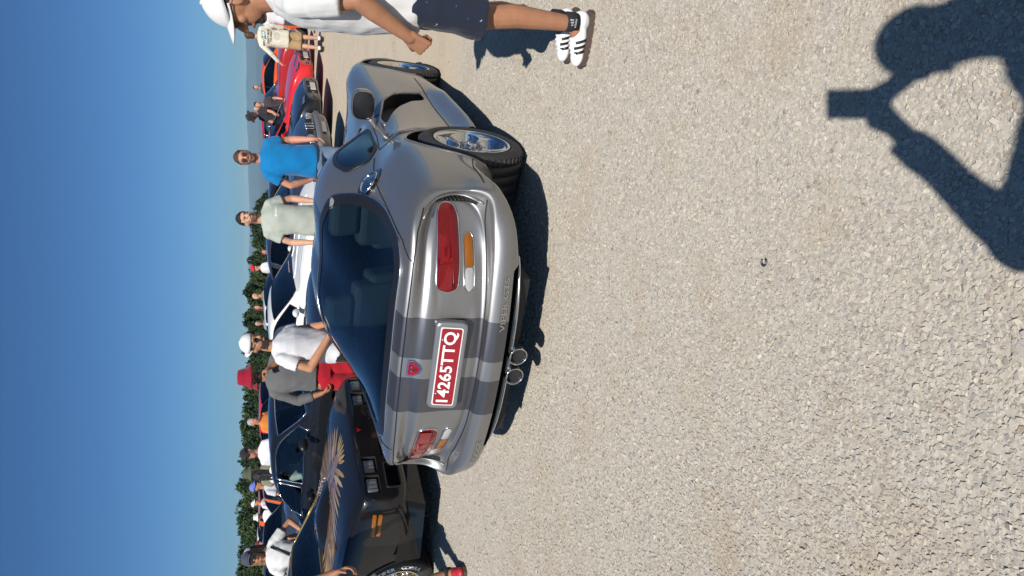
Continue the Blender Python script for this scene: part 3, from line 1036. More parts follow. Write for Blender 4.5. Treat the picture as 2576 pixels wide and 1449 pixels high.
def gravel():
    """loose angular chips lying on the sheet in front of and beside the car"""
    m, nt, b = _new('gravel_chips')
    at = N(nt, 'ShaderNodeAttribute'); at.attribute_name = 'tone'
    ramp = N(nt, 'ShaderNodeValToRGB')
    e = ramp.color_ramp.elements
    e[0].position = 0; e[0].color = (0.251, 0.200, 0.146, 1)
    e[1].position = 1; e[1].color = (0.554, 0.518, 0.447, 1)
    for p, c in ((.05, (0.346, 0.272, 0.200, 1)), (.12, (0.355, 0.344, 0.330, 1)), (.30, (0.420, 0.391, 0.338, 1)), (.55, (0.467, 0.433, 0.363, 1)), (.85, (0.519, 0.484, 0.405, 1))):
        q = e.new(p); q.color = c
    nt.links.new(at.outputs['Fac'], ramp.inputs[0])
    tc = N(nt, 'ShaderNodeTexCoord')
    nz = N(nt, 'ShaderNodeTexNoise'); nz.inputs['Scale'].default_value = 240; nz.inputs['Detail'].default_value = 3
    nt.links.new(tc.outputs['Object'], nz.inputs['Vector'])
    c0 = mixcol(nt, mathn(nt, 'MULTIPLY', nz.outputs[0], .35), ramp.outputs[0], (.40, .36, .30))
    pn = N(nt, 'ShaderNodeTexNoise'); pn.inputs['Scale'].default_value = 1.7; pn.inputs['Detail'].default_value = 5; pn.inputs['Roughness'].default_value = .65
    nt.links.new(tc.outputs['Object'], pn.inputs['Vector'])
    cl = N(nt, 'ShaderNodeClamp'); nt.links.new(mathn(nt, 'MULTIPLY', mathn(nt, 'SUBTRACT', pn.outputs[0], .51), 4.5), cl.inputs[0])
    nt.links.new(mixcol(nt, mathn(nt, 'MULTIPLY', cl.outputs[0], .60), c0, (.39, .305, .215)), b.inputs['Base Color'])
    b.inputs['Roughness'].default_value = .85
    b.inputs['Specular IOR Level'].default_value = .2
    zones = [(.75, 2.6, 2.2, 20500, .0051), (2.6, 4.6, 3.6, 8400, .0057), (4.6, 7.5, 4.4, 2300, .0064)]
    C_, S_ = [], []
    for y0, y1, hw, dens, sz in zones:
        n = int((y1 - y0) * 2 * hw * dens * .62)
        x = rng.uniform(-hw, hw, n); y = rng.uniform(y0, y1, n)
        half = .42 * (y * .94 + .55) + .75
        k = (np.abs(x) < half) & ((x * .44 + y) < 6.15 + rng.normal(0, .16, n) + .12 * np.sin(x * 5))
        x, y = x[k], y[k]
        s = np.minimum(sz * np.exp(rng.normal(0, .34, len(x))), sz * 1.9)
        C_.append(np.stack([x, y, s * rng.uniform(.05, .30, len(x))], 1)); S_.append(s)
    # a sparse scatter on the packed earth too
    n = 9000
    x = rng.uniform(-1, 9, n); y = rng.uniform(5.5, 16, n); k = (x * .44 + y) > 6.1
    x, y = x[k], y[k]; s0 = np.minimum(.006 * np.exp(rng.normal(0, .4, len(x))), .016)
    C_.append(np.stack([x, y, s0 * .3], 1)); S_.append(s0)
    C = np.concatenate(C_); s = np.concatenate(S_)
    n = len(C)
    base = np.array([(x, y, z) for x in (-1, 1) for y in (-1, 1) for z in (-1, 1)], float)
    pts = base[None] + rng.normal(0, .32, (n, 8, 3)) * np.array([1, 1, .42])
    pts[:, :, 0] *= rng.uniform(.7, 1.5, (n, 1)); pts[:, :, 2] *= rng.uniform(.28, .60, (n, 1))
    pts *= s[:, None, None] * .62
    a = rng.uniform(0, 2 * np.pi, n); t = rng.normal(0, .22, n)
    ca, sa, ct, st_ = np.cos(a), np.sin(a), np.cos(t), np.sin(t)
    x, z = pts[..., 0] * ct[:, None] + pts[..., 2] * st_[:, None], -pts[..., 0] * st_[:, None] + pts[..., 2] * ct[:, None]
    X = x * ca[:, None] - pts[..., 1] * sa[:, None]; Y = x * sa[:, None] + pts[..., 1] * ca[:, None]
    V = np.stack([X, Y, z], -1) + C[:, None]
    fq = np.array([(0, 1, 3, 2), (4, 6, 7, 5), (0, 4, 5, 1), (2, 3, 7, 6), (0, 2, 6, 4), (1, 5, 7, 3)])
    F = (fq[None] + (np.arange(n) * 8)[:, None, None]).reshape(-1)
    me = bpy.data.meshes.new('gravel')
    me.vertices.add(n * 8); me.vertices.foreach_set('co', V.reshape(-1))
    me.loops.add(n * 24); me.loops.foreach_set('vertex_index', F.astype(np.int32))
    me.polygons.add(n * 6)
    me.polygons.foreach_set('loop_start', np.arange(0, n * 24, 4, dtype=np.int32))
    me.polygons.foreach_set('use_smooth', np.zeros(n * 6, dtype=bool))     # chips are split stone: flat facets
    me.update(calc_edges=True)
    tone = np.repeat(np.clip(rng.beta(1.9, 1.9, n), 0, 1), 8)
    at2 = me.attributes.new('tone', 'FLOAT', 'POINT'); at2.data.foreach_set('value', tone.astype(np.float32))
    me.materials.append(m)
    o = bpy.data.objects.new('gravel', me); COL.objects.link(o)
    setp(o, 'loose pale angular gravel chips strewn over the parking ground', None, None, 'stuff')
gravel()
# ------------------------------------------------------------------ the other cars
ROW = R(-33.0)                                   # the parked row all points the same way
def gen_rings(T):
    rings = []
    for (x, zb, w, zs, zt, cab, wr) in T:
        lo = [(0, zb), (w * .80, zb), (w * .965, zb + .05), (w, zb + .36 * (zs - zb)), (w * .997, zb + .72 * (zs - zb)), (w * .972, zs - .022)]
        hy = [.945, .905, .86, .79, .42, 0]
        hz = [.22, .36, .5, .66, .92, 1]
        hood = [(w * a, zs + (zt - zs) * b) for a, b in zip(hy, hz)]
        wb = w * .89
        c = [(w * .94, zs + .012), (wb, zs + .045), (wb + (wr - wb) * .48, zs + .05 + (zt - .06 - zs - .05) * .5), (wr, zt - .055), (wr * .62, zt - .012), (0, zt)]
        up = [(a[0] * (1 - cab) + b[0] * cab, a[1] * (1 - cab) + b[1] * cab) for a, b in zip(hood, c)]
        rings.append([(x, y, z) for y, z in lo + up])
    def cap(r, d):
        r = np.array(r); zc = (r[0][2] + r[-1][2]) / 2
        out = []
        for k, o in ((.90, .035), (.55, .05), (.04, .055)):
            q = r.copy(); q[:, 1] *= k; q[:, 2] = zc + (q[:, 2] - zc) * k; q[:, 0] += d * o
            out.append(q)
        return out
    a = cap(rings[0], -1)[::-1]; b = cap(rings[-1], 1)
    return a + [np.array(r) for r in rings] + b

def gen_car(name, label, loc, rz, T, col, wheels, ns=5, nk=4, metal=0.0, prough=.3, bpil=None, seat_mat=None, glass_m=None, frame=None,
            rim=('spoke', 5), Rw=.325, Ww=.22, rimr=.20, track=None, group=None, seats=True, rwin=True, openk=False, cat='car', steer=0.0, dust=.06, extra=()):
    """lofted body with real window openings, lining, seats, wheels in wells"""
    car = thing(name, label, cat, (*loc, 0), rz, group)
    P = paint('paint_%02d%02d%02d_%d' % (*(int(c * 99) for c in col), int(metal * 9)), col, metal, prough, 1.0, dust)
    rings = gen_rings(T)
    V, F, S, K, SD = loft(rings, ns, nk)
    S = S - 3
    glass_m = glass_m or G_TINT
    mats = [P, M_WELL, glass_m, glass_m, glass_m, glass_m, glass_m, glass_m]
    mi = np.zeros(len(F), np.int32)
    bp = bpil if bpil is not None else 5.0
    mi[(S > 6.10) & (S < 6.93) & (K > 9.1)] = 2
    if rwin:
        mi[(S > 3.1) & (S < 3.88) & (K > 9.1)] = 3
    sw = (K > 7.15) & (K < 8.85) & (SD != 0)
    f_ = sw & (S > bp + .08) & (S < 6.72); r_ = sw & (S < bp - .08) & (S > 3.45)
    mi[f_ & (SD > 0)] = 4; mi[f_ & (SD < 0)] = 5; mi[r_ & (SD > 0)] = 6; mi[r_ & (SD < 0)] = 7
    mi[-2:] = 0
    tr = track or max(t[2] for t in T) + .005
    cut = []
    for x in wheels:
        for s in (1, -1):
            cut.append(wheel_cut(x, tr, Rw + .045, Rw, s, .36))
    cut += list(extra)
    surf = Surf(V, F)
    me = cutmesh(V, F, mi, cut, 8, 1, mats)
    V2, F2, m2 = mesh_np(me)
    keep = [i for i in range(len(F2)) if m2[i] < 2]
    vv, ff = sub(V2, F2, keep)
    body = mobj('body', vv, ff, None, car, True, [P, M_WELL], m2[keep])
    try: body.data.set_sharp_from_angle(angle=R(42))
    except Exception: pass
    for gi, nm in ((2, 'windscreen'), (3, 'rear_window'), (4, 'side_window'), (5, 'side_window'), (6, 'quarter_window'), (7, 'quarter_window')):
        sel = [i for i in range(len(F)) if mi[i] == gi]
        if not sel: continue
        gv, gf = sub(V, F, sel)
        if not openk or nm == 'windscreen':
            go = mobj(nm, gv, gf, glass_m, car)
        else:
            go = car
        cnt = {}
        for f in gf:
            for a, b in zip(f, f[1:] + f[:1]):
                cnt.setdefault((min(a, b), max(a, b)), []).append((a, b))
        nxt = {}
        for e, l in cnt.items():
            if len(l) == 1: nxt[l[0][0]] = l[0][1]
        st = next(iter(nxt)); loop = [st]; c = nxt[st]
        while c != st and len(loop) < 2000:
            loop.append(c); c = nxt.get(c, st)
        mb = MB(); mb.tube([gv[i] for i in loop], .011, 6, closed=True)
        mb.build('window_frame', frame or M_TRIM, go)
    vn = vnormals(V, F)
    cen = np.array([[.0, 0, .6]])
    sg = 1 if (vn * (V - cen)).sum() > 0 else -1
    sel = [i for i in range(len(F) - 2) if mi[i] == 0 and K[i] > 5.2 and 3.0 < S[i] < 7.05]
    lv, lf = sub(V - vn * sg * .018, F, sel)
    mobj('interior_lining', lv, lf, M_INT, car)
    if seats:
        zt = T[5][4]
        xs = T[5][0] - .05
        for y in (.36, -.36):
            seat(car, xs - .15, y, .30, seat_mat or M_INT, .5, min(.72, zt - .62), .25)
        tub = MB()
        tub.box((xs + .2, 0, .30), (2.2, 1.3, .04)); tub.box((T[7][0] - .12, 0, T[7][4] - .16), (.3, 1.35, .2))
        tub.build('dashboard', M_INT, car, False)
        steering(car, T[7][0] - .36, .36, T[7][4] - .08)
    if rim[0] == 'spoke':
        parts = rim_spokes(rimr, Ww, rim[1], .05, rim[2] if len(rim) > 2 else M_ALLOY)
    else:
        parts = rim_spokes(rimr, Ww, rim[1], .03, rim[2], rim[3], True)
    add_wheels(car, [(x, tr - .015, Rw, s, steer if x > 0 else 0) for x in wheels for s in (1, -1)], parts, Rw, Ww, rimr)
    car['_s'] = 0
    del car['_s']
    return car, surf, P

def deco(car, surf, nm, fr, poly, mat, off=.004, bulge=0.0, rd=None, rings=2, parent=None, maxl=.05):
    poly = round_poly(poly, rd, 3) if rd else poly
    g = surf.patch(fr, poly, off, rings, bulge, maxl=maxl)
    return mobj(nm, g[0], g[1], mat, parent or car)

def rim_tube(car, surf, nm, fr, poly, mat, r=.006, off=.003, rd=None, closed=True, parent=None):
    poly = round_poly(poly, rd, 3) if rd else poly
    mb = MB(); mb.tube(surf.line(fr, poly, off, .03, closed), r, 6, closed=closed)
    return mb.build(nm, mat, parent or car)

def mirrors(car, x, y, z, mat, sides=(1, -1), sc=1.0):
    for s in sides:
        mb = MB()
        mb.ell((x, s * (y + .09), z), (.045 * sc, .090 * sc, .052 * sc), None, 14, 8)
        mb.tube([(x + .02, s * (y + .03), z - .03), (x + .05, s * (y - .06), z - .07)], .018, 6)
        m = mb.build('door_mirror', mat, car)
        g = MB(); g.add([(x - .044 * sc, s * (y + .09) + .06 * sc * math.cos(a), z + .036 * sc * math.sin(a)) for a in np.linspace(0, 6.283, 16, endpoint=False)], [tuple(range(16))])
        g.build('mirror_glass', M_HEADL, m)

def plate(car, surf, c, txt, fr='front', w=.5, h=.11):
    x = surf.hit(fr, c[0], c[1], .02)[0].x
    s = 1 if fr == 'front' else -1
    mb = MB(); mb.box((x, c[0], c[1]), (.012, w, h)); p = mb.build('licence_plate', M_PLATEW, car, False)
    if txt:
        v, f = text_mesh(txt, h * .95, bold=.001)
        k = w * .86 / (v[:, 0].max() - v[:, 0].min()); v[:, 1] -= (v[:, 1].max() + v[:, 1].min()) / 2; v[:, 0] -= (v[:, 0].max() + v[:, 0].min()) / 2
        mobj('plate_number', [(x + s * .0075, c[0] + s * q[0] * k, c[1] + q[1]) for q in v], f, M_DARKPRINT, p, False)
    return p

T_MUSCLE = [(-2.45, .45, .80, .78, .82, 0, .6), (-2.28, .32, .88, .86, .92, 0, .6), (-1.75, .25, .92, .90, .96, 0, .6), (-1.35, .24, .93, .90, .98, 0, .6),
            (-.60, .22, .92, .90, 1.215, 1, .58), (-.2, .22, .92, .89, 1.262, 1, .60), (.12, .22, .92, .88, 1.245, 1, .60), (.86, .22, .92, .88, .965, 0, .6),
            (1.40, .24, .93, .865, .93, 0, .6), (2.05, .26, .91, .82, .875, 0, .6), (2.44, .34, .84, .72, .765, 0, .6)]
T_CLASSIC = [(-2.42, .42, .80, .80, .86, 0, .6), (-2.25, .32, .86, .88, .94, 0, .6), (-1.7, .26, .89, .92, .98, 0, .6), (-1.22, .25, .90, .93, 1.0, 0, .6),
             (-.62, .24, .90, .93, 1.35, 1, .60), (-.15, .24, .90, .92, 1.415, 1, .64), (.32, .24, .90, .92, 1.39, 1, .63), (.86, .24, .90, .91, 1.01, 0, .6),
             (1.4, .25, .90, .90, .99, 0, .6), (2.05, .28, .88, .86, .94, 0, .6), (2.38, .36, .82, .76, .82, 0, .6)]
T_PONY = [(-2.28, .40, .78, .80, .88, 0, .6), (-2.12, .28, .86, .92, 1.0, 0, .6), (-1.7, .22, .91, .95, 1.03, 0, .6), (-1.35, .21, .92, .95, 1.06, 0, .6),
          (-.55, .2, .92, .95, 1.33, 1, .56), (-.1, .2, .92, .94, 1.385, 1, .60), (.25, .2, .92, .93, 1.37, 1, .60), (1.0, .2, .92, .91, 1.02, 0, .6),
          (1.5, .22, .92, .89, .98, 0, .6), (2.0, .24, .90, .84, .91, 0, .6), (2.30, .32, .82, .70, .76, 0, .6)]
T_WEDGE = [(-2.38, .45, .78, .80, .90, 0, .6), (-2.2, .30, .88, .88, 1.0, 0, .6), (-1.8, .24, .92, .88, 1.01, 0, .6), (-1.5, .22, .93, .87, 1.03, 0, .6),
           (-.5, .2, .92, .85, 1.25, 1, .56), (-.1, .2, .92, .84, 1.29, 1, .58), (.2, .2, .92, .83, 1.26, 1, .58), (1.15, .2, .92, .80, .90, 0, .6),
           (1.6, .22, .93, .77, .85, 0, .6), (2.1, .23, .91, .69, .75, 0, .6), (2.42, .27, .80, .54, .60, 0, .6)]
T_LOW = [(-2.1, .42, .78, .80, .88, 0, .6), (-1.95, .28, .87, .88, .96, 0, .6), (-1.6, .2, .93, .90, .98, 0, .6), (-1.4, .19, .94, .90, 1.0, 0, .6),
         (-.4, .18, .93, .84, 1.17, 1, .54), (0, .18, .92, .82, 1.2, 1, .56), (.3, .18, .92, .80, 1.17, 1, .56), (1.1, .18, .92, .78, .84, 0, .6),
         (1.5, .2, .93, .76, .80, 0, .6), (2.0, .2, .90, .66, .70, 0, .6), (2.3, .26, .78, .50, .54, 0, .6)]
T_HATCH = [(-1.95, .42, .74, .86, .92, 0, .6), (-1.86, .28, .82, .92, .98, 0, .6), (-1.75, .22, .85, .94, 1.0, 0, .6), (-1.68, .21, .86, .94, 1.02, 0, .6),
           (-1.2, .2, .86, .94, 1.40, 1, .58), (-.2, .2, .86, .93, 1.47, 1, .62), (.4, .2, .86, .92, 1.42, 1, .60), (1.05, .2, .86, .91, 1.0, 0, .6),
           (1.4, .22, .86, .88, .96, 0, .6), (1.75, .25, .83, .80, .86, 0, .6), (1.95, .32, .76, .66, .72, 0, .6)]

def build_muscle():
    pockets = []
    for sd in (1, -1):
        for yc in (.66, .44):
            m_ = MB(); m_.box((2.62, sd * yc, .640), (.52, .190, .128)); pockets.append((m_.v, m_.f))
        m_ = MB(); m_.box((2.62, sd * .57, .455), (.56, .27, .125)); pockets.append((m_.v, m_.f))
        m_ = MB(); m_.box((2.62, sd * .22, .475), (.56, .24, .10)); pockets.append((m_.v, m_.f))
    car, s, P = gen_car('muscle_car', 'black muscle car with golden bird painted on its hood', (-3.42, 8.10), ROW, T_MUSCLE, (.006, .006, .007), (-1.4, 1.35), ns=7, nk=6,
                        bpil=4.7, seat_mat=pmat('seat_green', (.30, .36, .30), rough=.6), glass_m=G_TINT, frame=pmat('gold_trim', (.45, .33, .12), rough=.3, metal=.8),
                        rim=('lattice', 8, M_CHROME, pmat('gold_wheel', (.42, .27, .06), rough=.35, metal=.7)), Rw=.335, Ww=.25, rimr=.205, track=.925, dust=.008, extra=pockets)
    # four square headlamps set deep in slanted bezels
    for sd in (1, -1):
        for yc in (.66, .44):
            x = 2.432
            mb = MB(); mb.box((x, sd * yc, .640), (.03, .180, .118)); b = mb.build('headlight_bezel', M_GLOSSBLACK, car, False)
            mb = MB(); mb.box((x + .022, sd * yc, .640), (.03, .150, .096)); h = mb.build('headlight', M_HEADL, b, False)
            bv = h.modifiers.new('bevel', 'BEVEL'); bv.width = .010; bv.segments = 2
            for q in range(3):
                mb = MB(); mb.box((x + .038, sd * (yc - .045 + .045 * q), .640), (.002, .004, .088)); mb.build('lens_flute', M_CHROME, h, False)
        mb = MB(); mb.box((2.36, sd * .57, .455), (.02, .26, .115)); mb.build('lower_vent', M_WELL, car, False)
        rim_tube(car, s, 'vent_rim', 'front', [(sd * .43, .388), (sd * .712, .392), (sd * .712, .522), (sd * .43, .522)], P, .010, .001, .2)
        fr = 'left' if sd > 0 else 'right'
        for zz in (.575, .625):
            deco(car, s, 'side_marker', fr, [(2.10, zz), (2.34, zz - .005), (2.34, zz + .026), (2.10, zz + .033)], M_AMBER, .006, .003, .2)
        # flared lip and air dam ahead of the wheel
        ad = MB()
        ad.add([(2.40, sd * .80, .36), (2.36, sd * .84, .19), (1.78, sd * .955, .19), (1.78, sd * .965, .42), (2.38, 0, .34), (2.44, 0, .20)], [(0, 1, 2, 3), (0, 4, 5, 1)])
        ad.build('air_dam', P, car, False)
        pts = [(1.35 + .385 * math.cos(a), .335 + .385 * math.sin(a)) for a in np.linspace(R(0), R(180), 20)]
        mb = MB(); mb.tube(s.line(fr, pts, 0, .05), .014, 8); mb.build('wheel_arch_lip', P, car)
    deco(car, s, 'nose_emblem', 'front', [(-.03, .70), (.03, .70), (0, .655)], M_PLATER, .006)
    # shaker scoop
    mb = MB()
    vs = []
    for x, w, h in ((1.02, .20, .03), (1.08, .23, .085), (1.35, .25, .10), (1.62, .22, .06), (1.72, .16, .0)):
        z0 = s.hit('top', x, 0, 0)[0].z - .02
        vs += [(x, -w, z0), (x, -w * .8, z0 + h * .85), (x, 0, z0 + h + .02), (x, w * .8, z0 + h * .85), (x, w, z0)]
    mb.add(vs, [(i * 5 + k, i * 5 + k + 1, i * 5 + k + 6, i * 5 + k + 5) for i in range(4) for k in range(4)] + [(4, 3, 2, 1, 0)])
    mb.build('hood_scoop', P, car)
    # bird: body, head, two fans of feathers, flames between them
    tones = [pmat('bird_gold', (.31, .19, .06), rough=.35, coat=.8), pmat('bird_tan', (.21, .125, .08), rough=.35, coat=.8), pmat('bird_pale', (.38, .28, .14), rough=.35, coat=.8), pmat('bird_brown', (.22, .11, .05), rough=.35, coat=.8)]
    bird = None
    def feather(p, ang, ln, wd, mat, par=None):
        d = np.array([math.cos(ang), math.sin(ang)]); n = np.array([-d[1], d[0]])
        p = np.array(p)
        poly = [p - n * wd * .25, p + d * ln * .35 - n * wd * .5, p + d * ln * .75 - n * wd * .42, p + d * ln, p + d * ln * .75 + n * wd * .42, p + d * ln * .35 + n * wd * .5, p + n * wd * .25]
        return deco(car, s, 'feather', 'top', poly, mat, .0025 + .0004 * random.random(), rings=1, parent=par, maxl=.08)
    bird = deco(car, s, 'hood_bird', 'top', [(1.80, 0), (1.88, .06), (2.0, .085), (2.14, .06), (2.22, 0), (2.14, -.06), (2.0, -.085), (1.88, -.06)], tones[1], .002, rings=2, maxl=.06)
    base_c = pmat('bird_plum', (.13, .075, .07), rough=.35, coat=.6)
    for sd in (1, -1):
        wing = [(2.10, sd * .05), (2.02, sd * .20), (1.86, sd * .42), (1.60, sd * .60), (1.30, sd * .66), (1.02, sd * .60), (.92, sd * .46), (1.25, sd * .40), (1.60, sd * .22), (1.85, sd * .06)]
        deco(car, s, 'bird_wing', 'top', wing, base_c, .0018, rings=3, parent=bird, maxl=.08)
        for i in range(17):                                     # long outer feathers along the hood edge
            t = i / 16
            feather((2.08 - .80 * t, sd * (.08 + .36 * math.sin(t * 1.45))), sd * R(58 + 82 * t), .22 + .14 * math.sin(math.pi * (.2 + .6 * t)), .044, tones[(i * 2) % 3], bird)
        for i in range(15):                                     # short inner feathers
            t = i / 14
            feather((2.05 - .75 * t, sd * (.05 + .24 * math.sin(t * 1.5))), sd * R(66 + 84 * t), .19, .036, tones[(i + 1) % 4], bird)
        for i in range(9):                                      # flame streaks running back to the windscreen
            feather((1.88 - .03 * i, sd * (.02 + .05 * i)), R(180) - sd * R(1 + 4 * i), .70 + .06 * i, .040, tones[i % 4], bird)
        for i in range(7):
            feather((1.32 - .03 * i, sd * (.26 + .06 * i)), R(180) - sd * R(2 * i - 4), .42, .040, tones[(i + 2) % 4], bird)
    for i in range(7):
        feather((2.16, (i - 3) * .026), R((i - 3) * 13), .17, .034, tones[2 if i % 2 else 0], bird)
    mirrors(car, .55, .90, .98, P)
    # raised white letters on the visible front tyre
    for ch in car.children:
        if ch.name.startswith('wheel') and not ch.name.startswith('wheel_arch') and ch.type == 'EMPTY' and ch.location.x > 0 and ch.location.y < 0:
            vs, fs = [], []
            for word, a0 in (('COOPER', R(58)), ('COBRA', R(8))):
                for i, c in enumerate(word):
                    a = a0 - i * R(8.2) - (0 if word == 'COOPER' else R(12))
                    v, f = text_mesh(c, .062, bold=.0015)
                    n0 = len(vs)
                    for p in v:
                        # outward is +Y of the wheel; seen from there x runs to the left
                        r = .270 + p[1]; aa = a - p[0] / .27
                        vs.append((-r * math.cos(aa) * -1 * -1, .25 / 2 + .008, r * math.sin(aa)))
                    fs += [tuple(i2 + n0 for i2 in q) for q in f]
            lt = mobj('tyre_lettering', vs, fs, M_WHITE, ch, False)
            setp(lt, None, None, None, 'stuff')
    return car

def build_classic():
    car, s, P = gen_car('classic_coupe', 'black classic coupe with bright window trim parked behind the golden bird car', (-1.93, 10.35), ROW, T_CLASSIC, (.007, .008, .011), (-1.35, 1.33), ns=6, nk=5,
                        bpil=4.6, seat_mat=pmat('seat_mint', (.70, .80, .74), rough=.6), glass_m=G_CLEAR, frame=M_CHROME, rim=('spoke', 5, M_CHROME), Rw=.335, Ww=.22, rimr=.195, track=.905, dust=.015)
    mirrors(car, .62, .90, 1.03, M_BLACK, sc=1.15)
    for sd in (1, -1):
        hl = [(sd * .60 + .105 * math.cos(a), .69 + .105 * math.sin(a)) for a in np.linspace(0, 6.283, 20, endpoint=False)]
        h = deco(car, s, 'headlight', 'front', hl, M_HEADL, .006, .03); rim_tube(car, s, 'headlight_rim', 'front', hl, M_CHROME, .012, parent=h)
    g = deco(car, s, 'grille', 'front', [(-.45, .60), (.45, .60), (.45, .77), (-.45, .77)], M_WELL, .003, 0, .15)
    for k in range(5):
        rim_tube(car, s, 'grille_bar', 'front', [(-.44, .62 + k * .034), (.44, .62 + k * .034)], M_CHROME, .006, .006, closed=False, parent=g)
    mb = MB(); mb.tube([(2.28, -.9, .50), (2.42, -.75, .50), (2.50, -.4, .50), (2.52, 0, .50), (2.50, .4, .50), (2.42, .75, .50), (2.28, .9, .50)], .055, 10); mb.build('bumper', M_CHROME, car)
    for sd in (1, -1):
        rim_tube(car, s, 'body_side_trim', 'left' if sd > 0 else 'right', [(-2.2, .66), (0, .665), (2.2, .655)], M_CHROME, .007, .003, closed=False)
    # a show card lying on the dash
    mb = MB(); mb.box((.66, .12, .985), (.26, .5, .012), 0, Matrix.Rotation(R(-18), 3, 'Y')); cd = mb.build('dash_card', pmat('card_print', (.42, .36, .40), rough=.6, var=.9, vscale=22), car, False)
    mb = MB(); mb.box((.60, -.46, 1.035), (.012, .075, .075)); mb.build('window_sticker', pmat('sticker_blue', (.45, .68, .75), rough=.5), car, False)
    return car

def build_pony():
    car, s, P = gen_car('white_pony_car', 'glossy white coupe with long hood and flowers on its dash', (-.50, 12.65), ROW, T_PONY, (.74, .74, .71), (-1.35, 1.38), ns=6, nk=5, bpil=4.6, rim=('spoke', 5, M_ALLOY), Rw=.34, Ww=.24, rimr=.24, track=.92, prough=.35, dust=.05, glass_m=G_TINT)
    mirrors(car, .78, .90, 1.0, P)
    for sd in (1, -1):
        h = deco(car, s, 'headlight', 'front', [(sd * .42, .62), (sd * .74, .66), (sd * .76, .72), (sd * .70, .745), (sd * .42, .70)], M_HEADL, .006, .01, .3)
        rim_tube(car, s, 'headlight_rim', 'front', [(sd * .41, .61), (sd * .75, .65), (sd * .77, .72), (sd * .70, .755), (sd * .41, .71)], M_BLACK, .008, .003, .3, parent=h)
        deco(car, s, 'fog_light', 'front', [(sd * .52, .46), (sd * .70, .48), (sd * .70, .54), (sd * .52, .54)], M_HEADL, .006, .01, .3)
        rim_tube(car, s, 'hood_crease', 'top', [(1.0, sd * .34), (1.6, sd * .32), (2.2, sd * .26)], P, .012, -.002, closed=False)
        rim_tube(car, s, 'panel_gap', 'top', [(1.02, sd * .74), (1.6, sd * .76), (2.15, sd * .72)], M_SEAM, .003, .0, closed=False)
    g = deco(car, s, 'grille', 'front', [(-.36, .52), (.36, .52), (.38, .68), (-.38, .68)], M_WELL, .003, 0, .2)
    for k in range(4):
        rim_tube(car, s, 'grille_bar', 'front', [(-.34, .55 + k * .035), (.34, .55 + k * .035)], M_CHROME, .005, .006, closed=False, parent=g)
    mb = MB(); mb.box((.80, .2, 1.02), (.22, .34, .012), 0, Matrix.Rotation(R(-25), 3, 'Y')); mb.build('dash_card', MATS['card_print'], car, False)
    return car

def build_navy():
    car, s, P = gen_car('dark_blue_coupe', 'dark blue coupe with round headlights and grey bumper beside the white coupe', (.98, 14.75), ROW, T_PONY, (.012, .02, .045), (-1.35, 1.38), ns=5, nk=5, bpil=4.7, rim=('spoke', 5, M_ALLOY), Rw=.32, Ww=.22, rimr=.21, track=.92, glass_m=G_TINT)
    mirrors(car, .78, .90, 1.02, M_BLACK, sc=1.1)
    grey = pmat('bumper_grey', (.13, .135, .15), rough=.5)
    mb = MB(); mb.tube([(2.2, -.88, .50), (2.36, -.7, .50), (2.42, 0, .50), (2.36, .7, .50), (2.2, .88, .50)], .058, 10); mb.build('bumper', grey, car)
    g = deco(car, s, 'grille', 'front', [(-.62, .60), (.62, .60), (.62, .71), (-.62, .71)], M_WELL, .003, 0, .15)
    for sd in (1, -1):
        for yc in (.66, .48):
            hl = [(sd * yc + .075 * math.cos(a), .655 + .06 * math.sin(a)) for a in np.linspace(0, 6.283, 18, endpoint=False)]
            h = deco(car, s, 'headlight', 'front', hl, M_HEADL, .008, .02); rim_tube(car, s, 'headlight_rim', 'front', hl, M_CHROME, .008, parent=h)
    for sd in (1, -1):
        k = deco(car, s, 'kidney_grille', 'front', [(sd * .015, .57), (sd * .13, .57), (sd * .13, .73), (sd * .015, .73)], M_WELL, .01, 0, .25)
        rim_tube(car, s, 'kidney_frame', 'front', [(sd * .015, .57), (sd * .13, .57), (sd * .13, .73), (sd * .015, .73)], M_CHROME, .010, .01, .25, parent=k)
    plate(car, s, (0, .42), '', w=.5, h=.11)
    car.children[-1].location.x = .12
    return car

def sport_front(car, s, P, hl_open=True):
    for sd in (1, -1):
        n = deco(car, s, 'nostril_grille', 'front', [(sd * .03, .43), (sd * .30, .425), (sd * .44, .48), (sd * .36, .535), (sd * .03, .525)], M_WELL, .004, 0, .2)
        deco(car, s, 'fog_light', 'front', [(sd * .46, .345), (sd * .68, .36), (sd * .66, .43), (sd * .50, .42)], M_GLOSSBLACK, .006, .01, .3)
        h = deco(car, s, 'headlight_slot', 'front', [(sd * .46, .57), (sd * .76, .585), (sd * .74, .655), (sd * .50, .63)], M_GLOSSBLACK, .006, .004, .25)
        for k in range(3):
            deco(car, s, 'headlight_lens', 'front', [(sd * (.50 + k * .085), .583 + k * .006), (sd * (.56 + k * .085), .586 + k * .006), (sd * (.545 + k * .085), .628 + k * .006), (sd * (.49 + k * .085), .620 + k * .006)], M_HEADL, .012, .006, .3, parent=h)
        deco(car, s, 'side_marker', 'right' if sd < 0 else 'left', [(1.98, .50), (2.18, .49), (2.18, .525), (1.98, .535)], M_AMBER, .006, .003, .2)
    arrow = [(-.02, .50), (.0, .46), (.02, .50), (.012, .492), (0, .505), (-.012, .492)]
    deco(car, s, 'arrow_badge', 'front', [(a * 1.6, .475 + (b - .475) * 1.4) for a, b in arrow], M_CHROME, .012, rings=1)
    g = deco(car, s, 'lower_intake', 'front', [(-.40, .31), (.40, .31), (.38, .38), (-.38, .38)], M_WELL, .004, 0, .2)

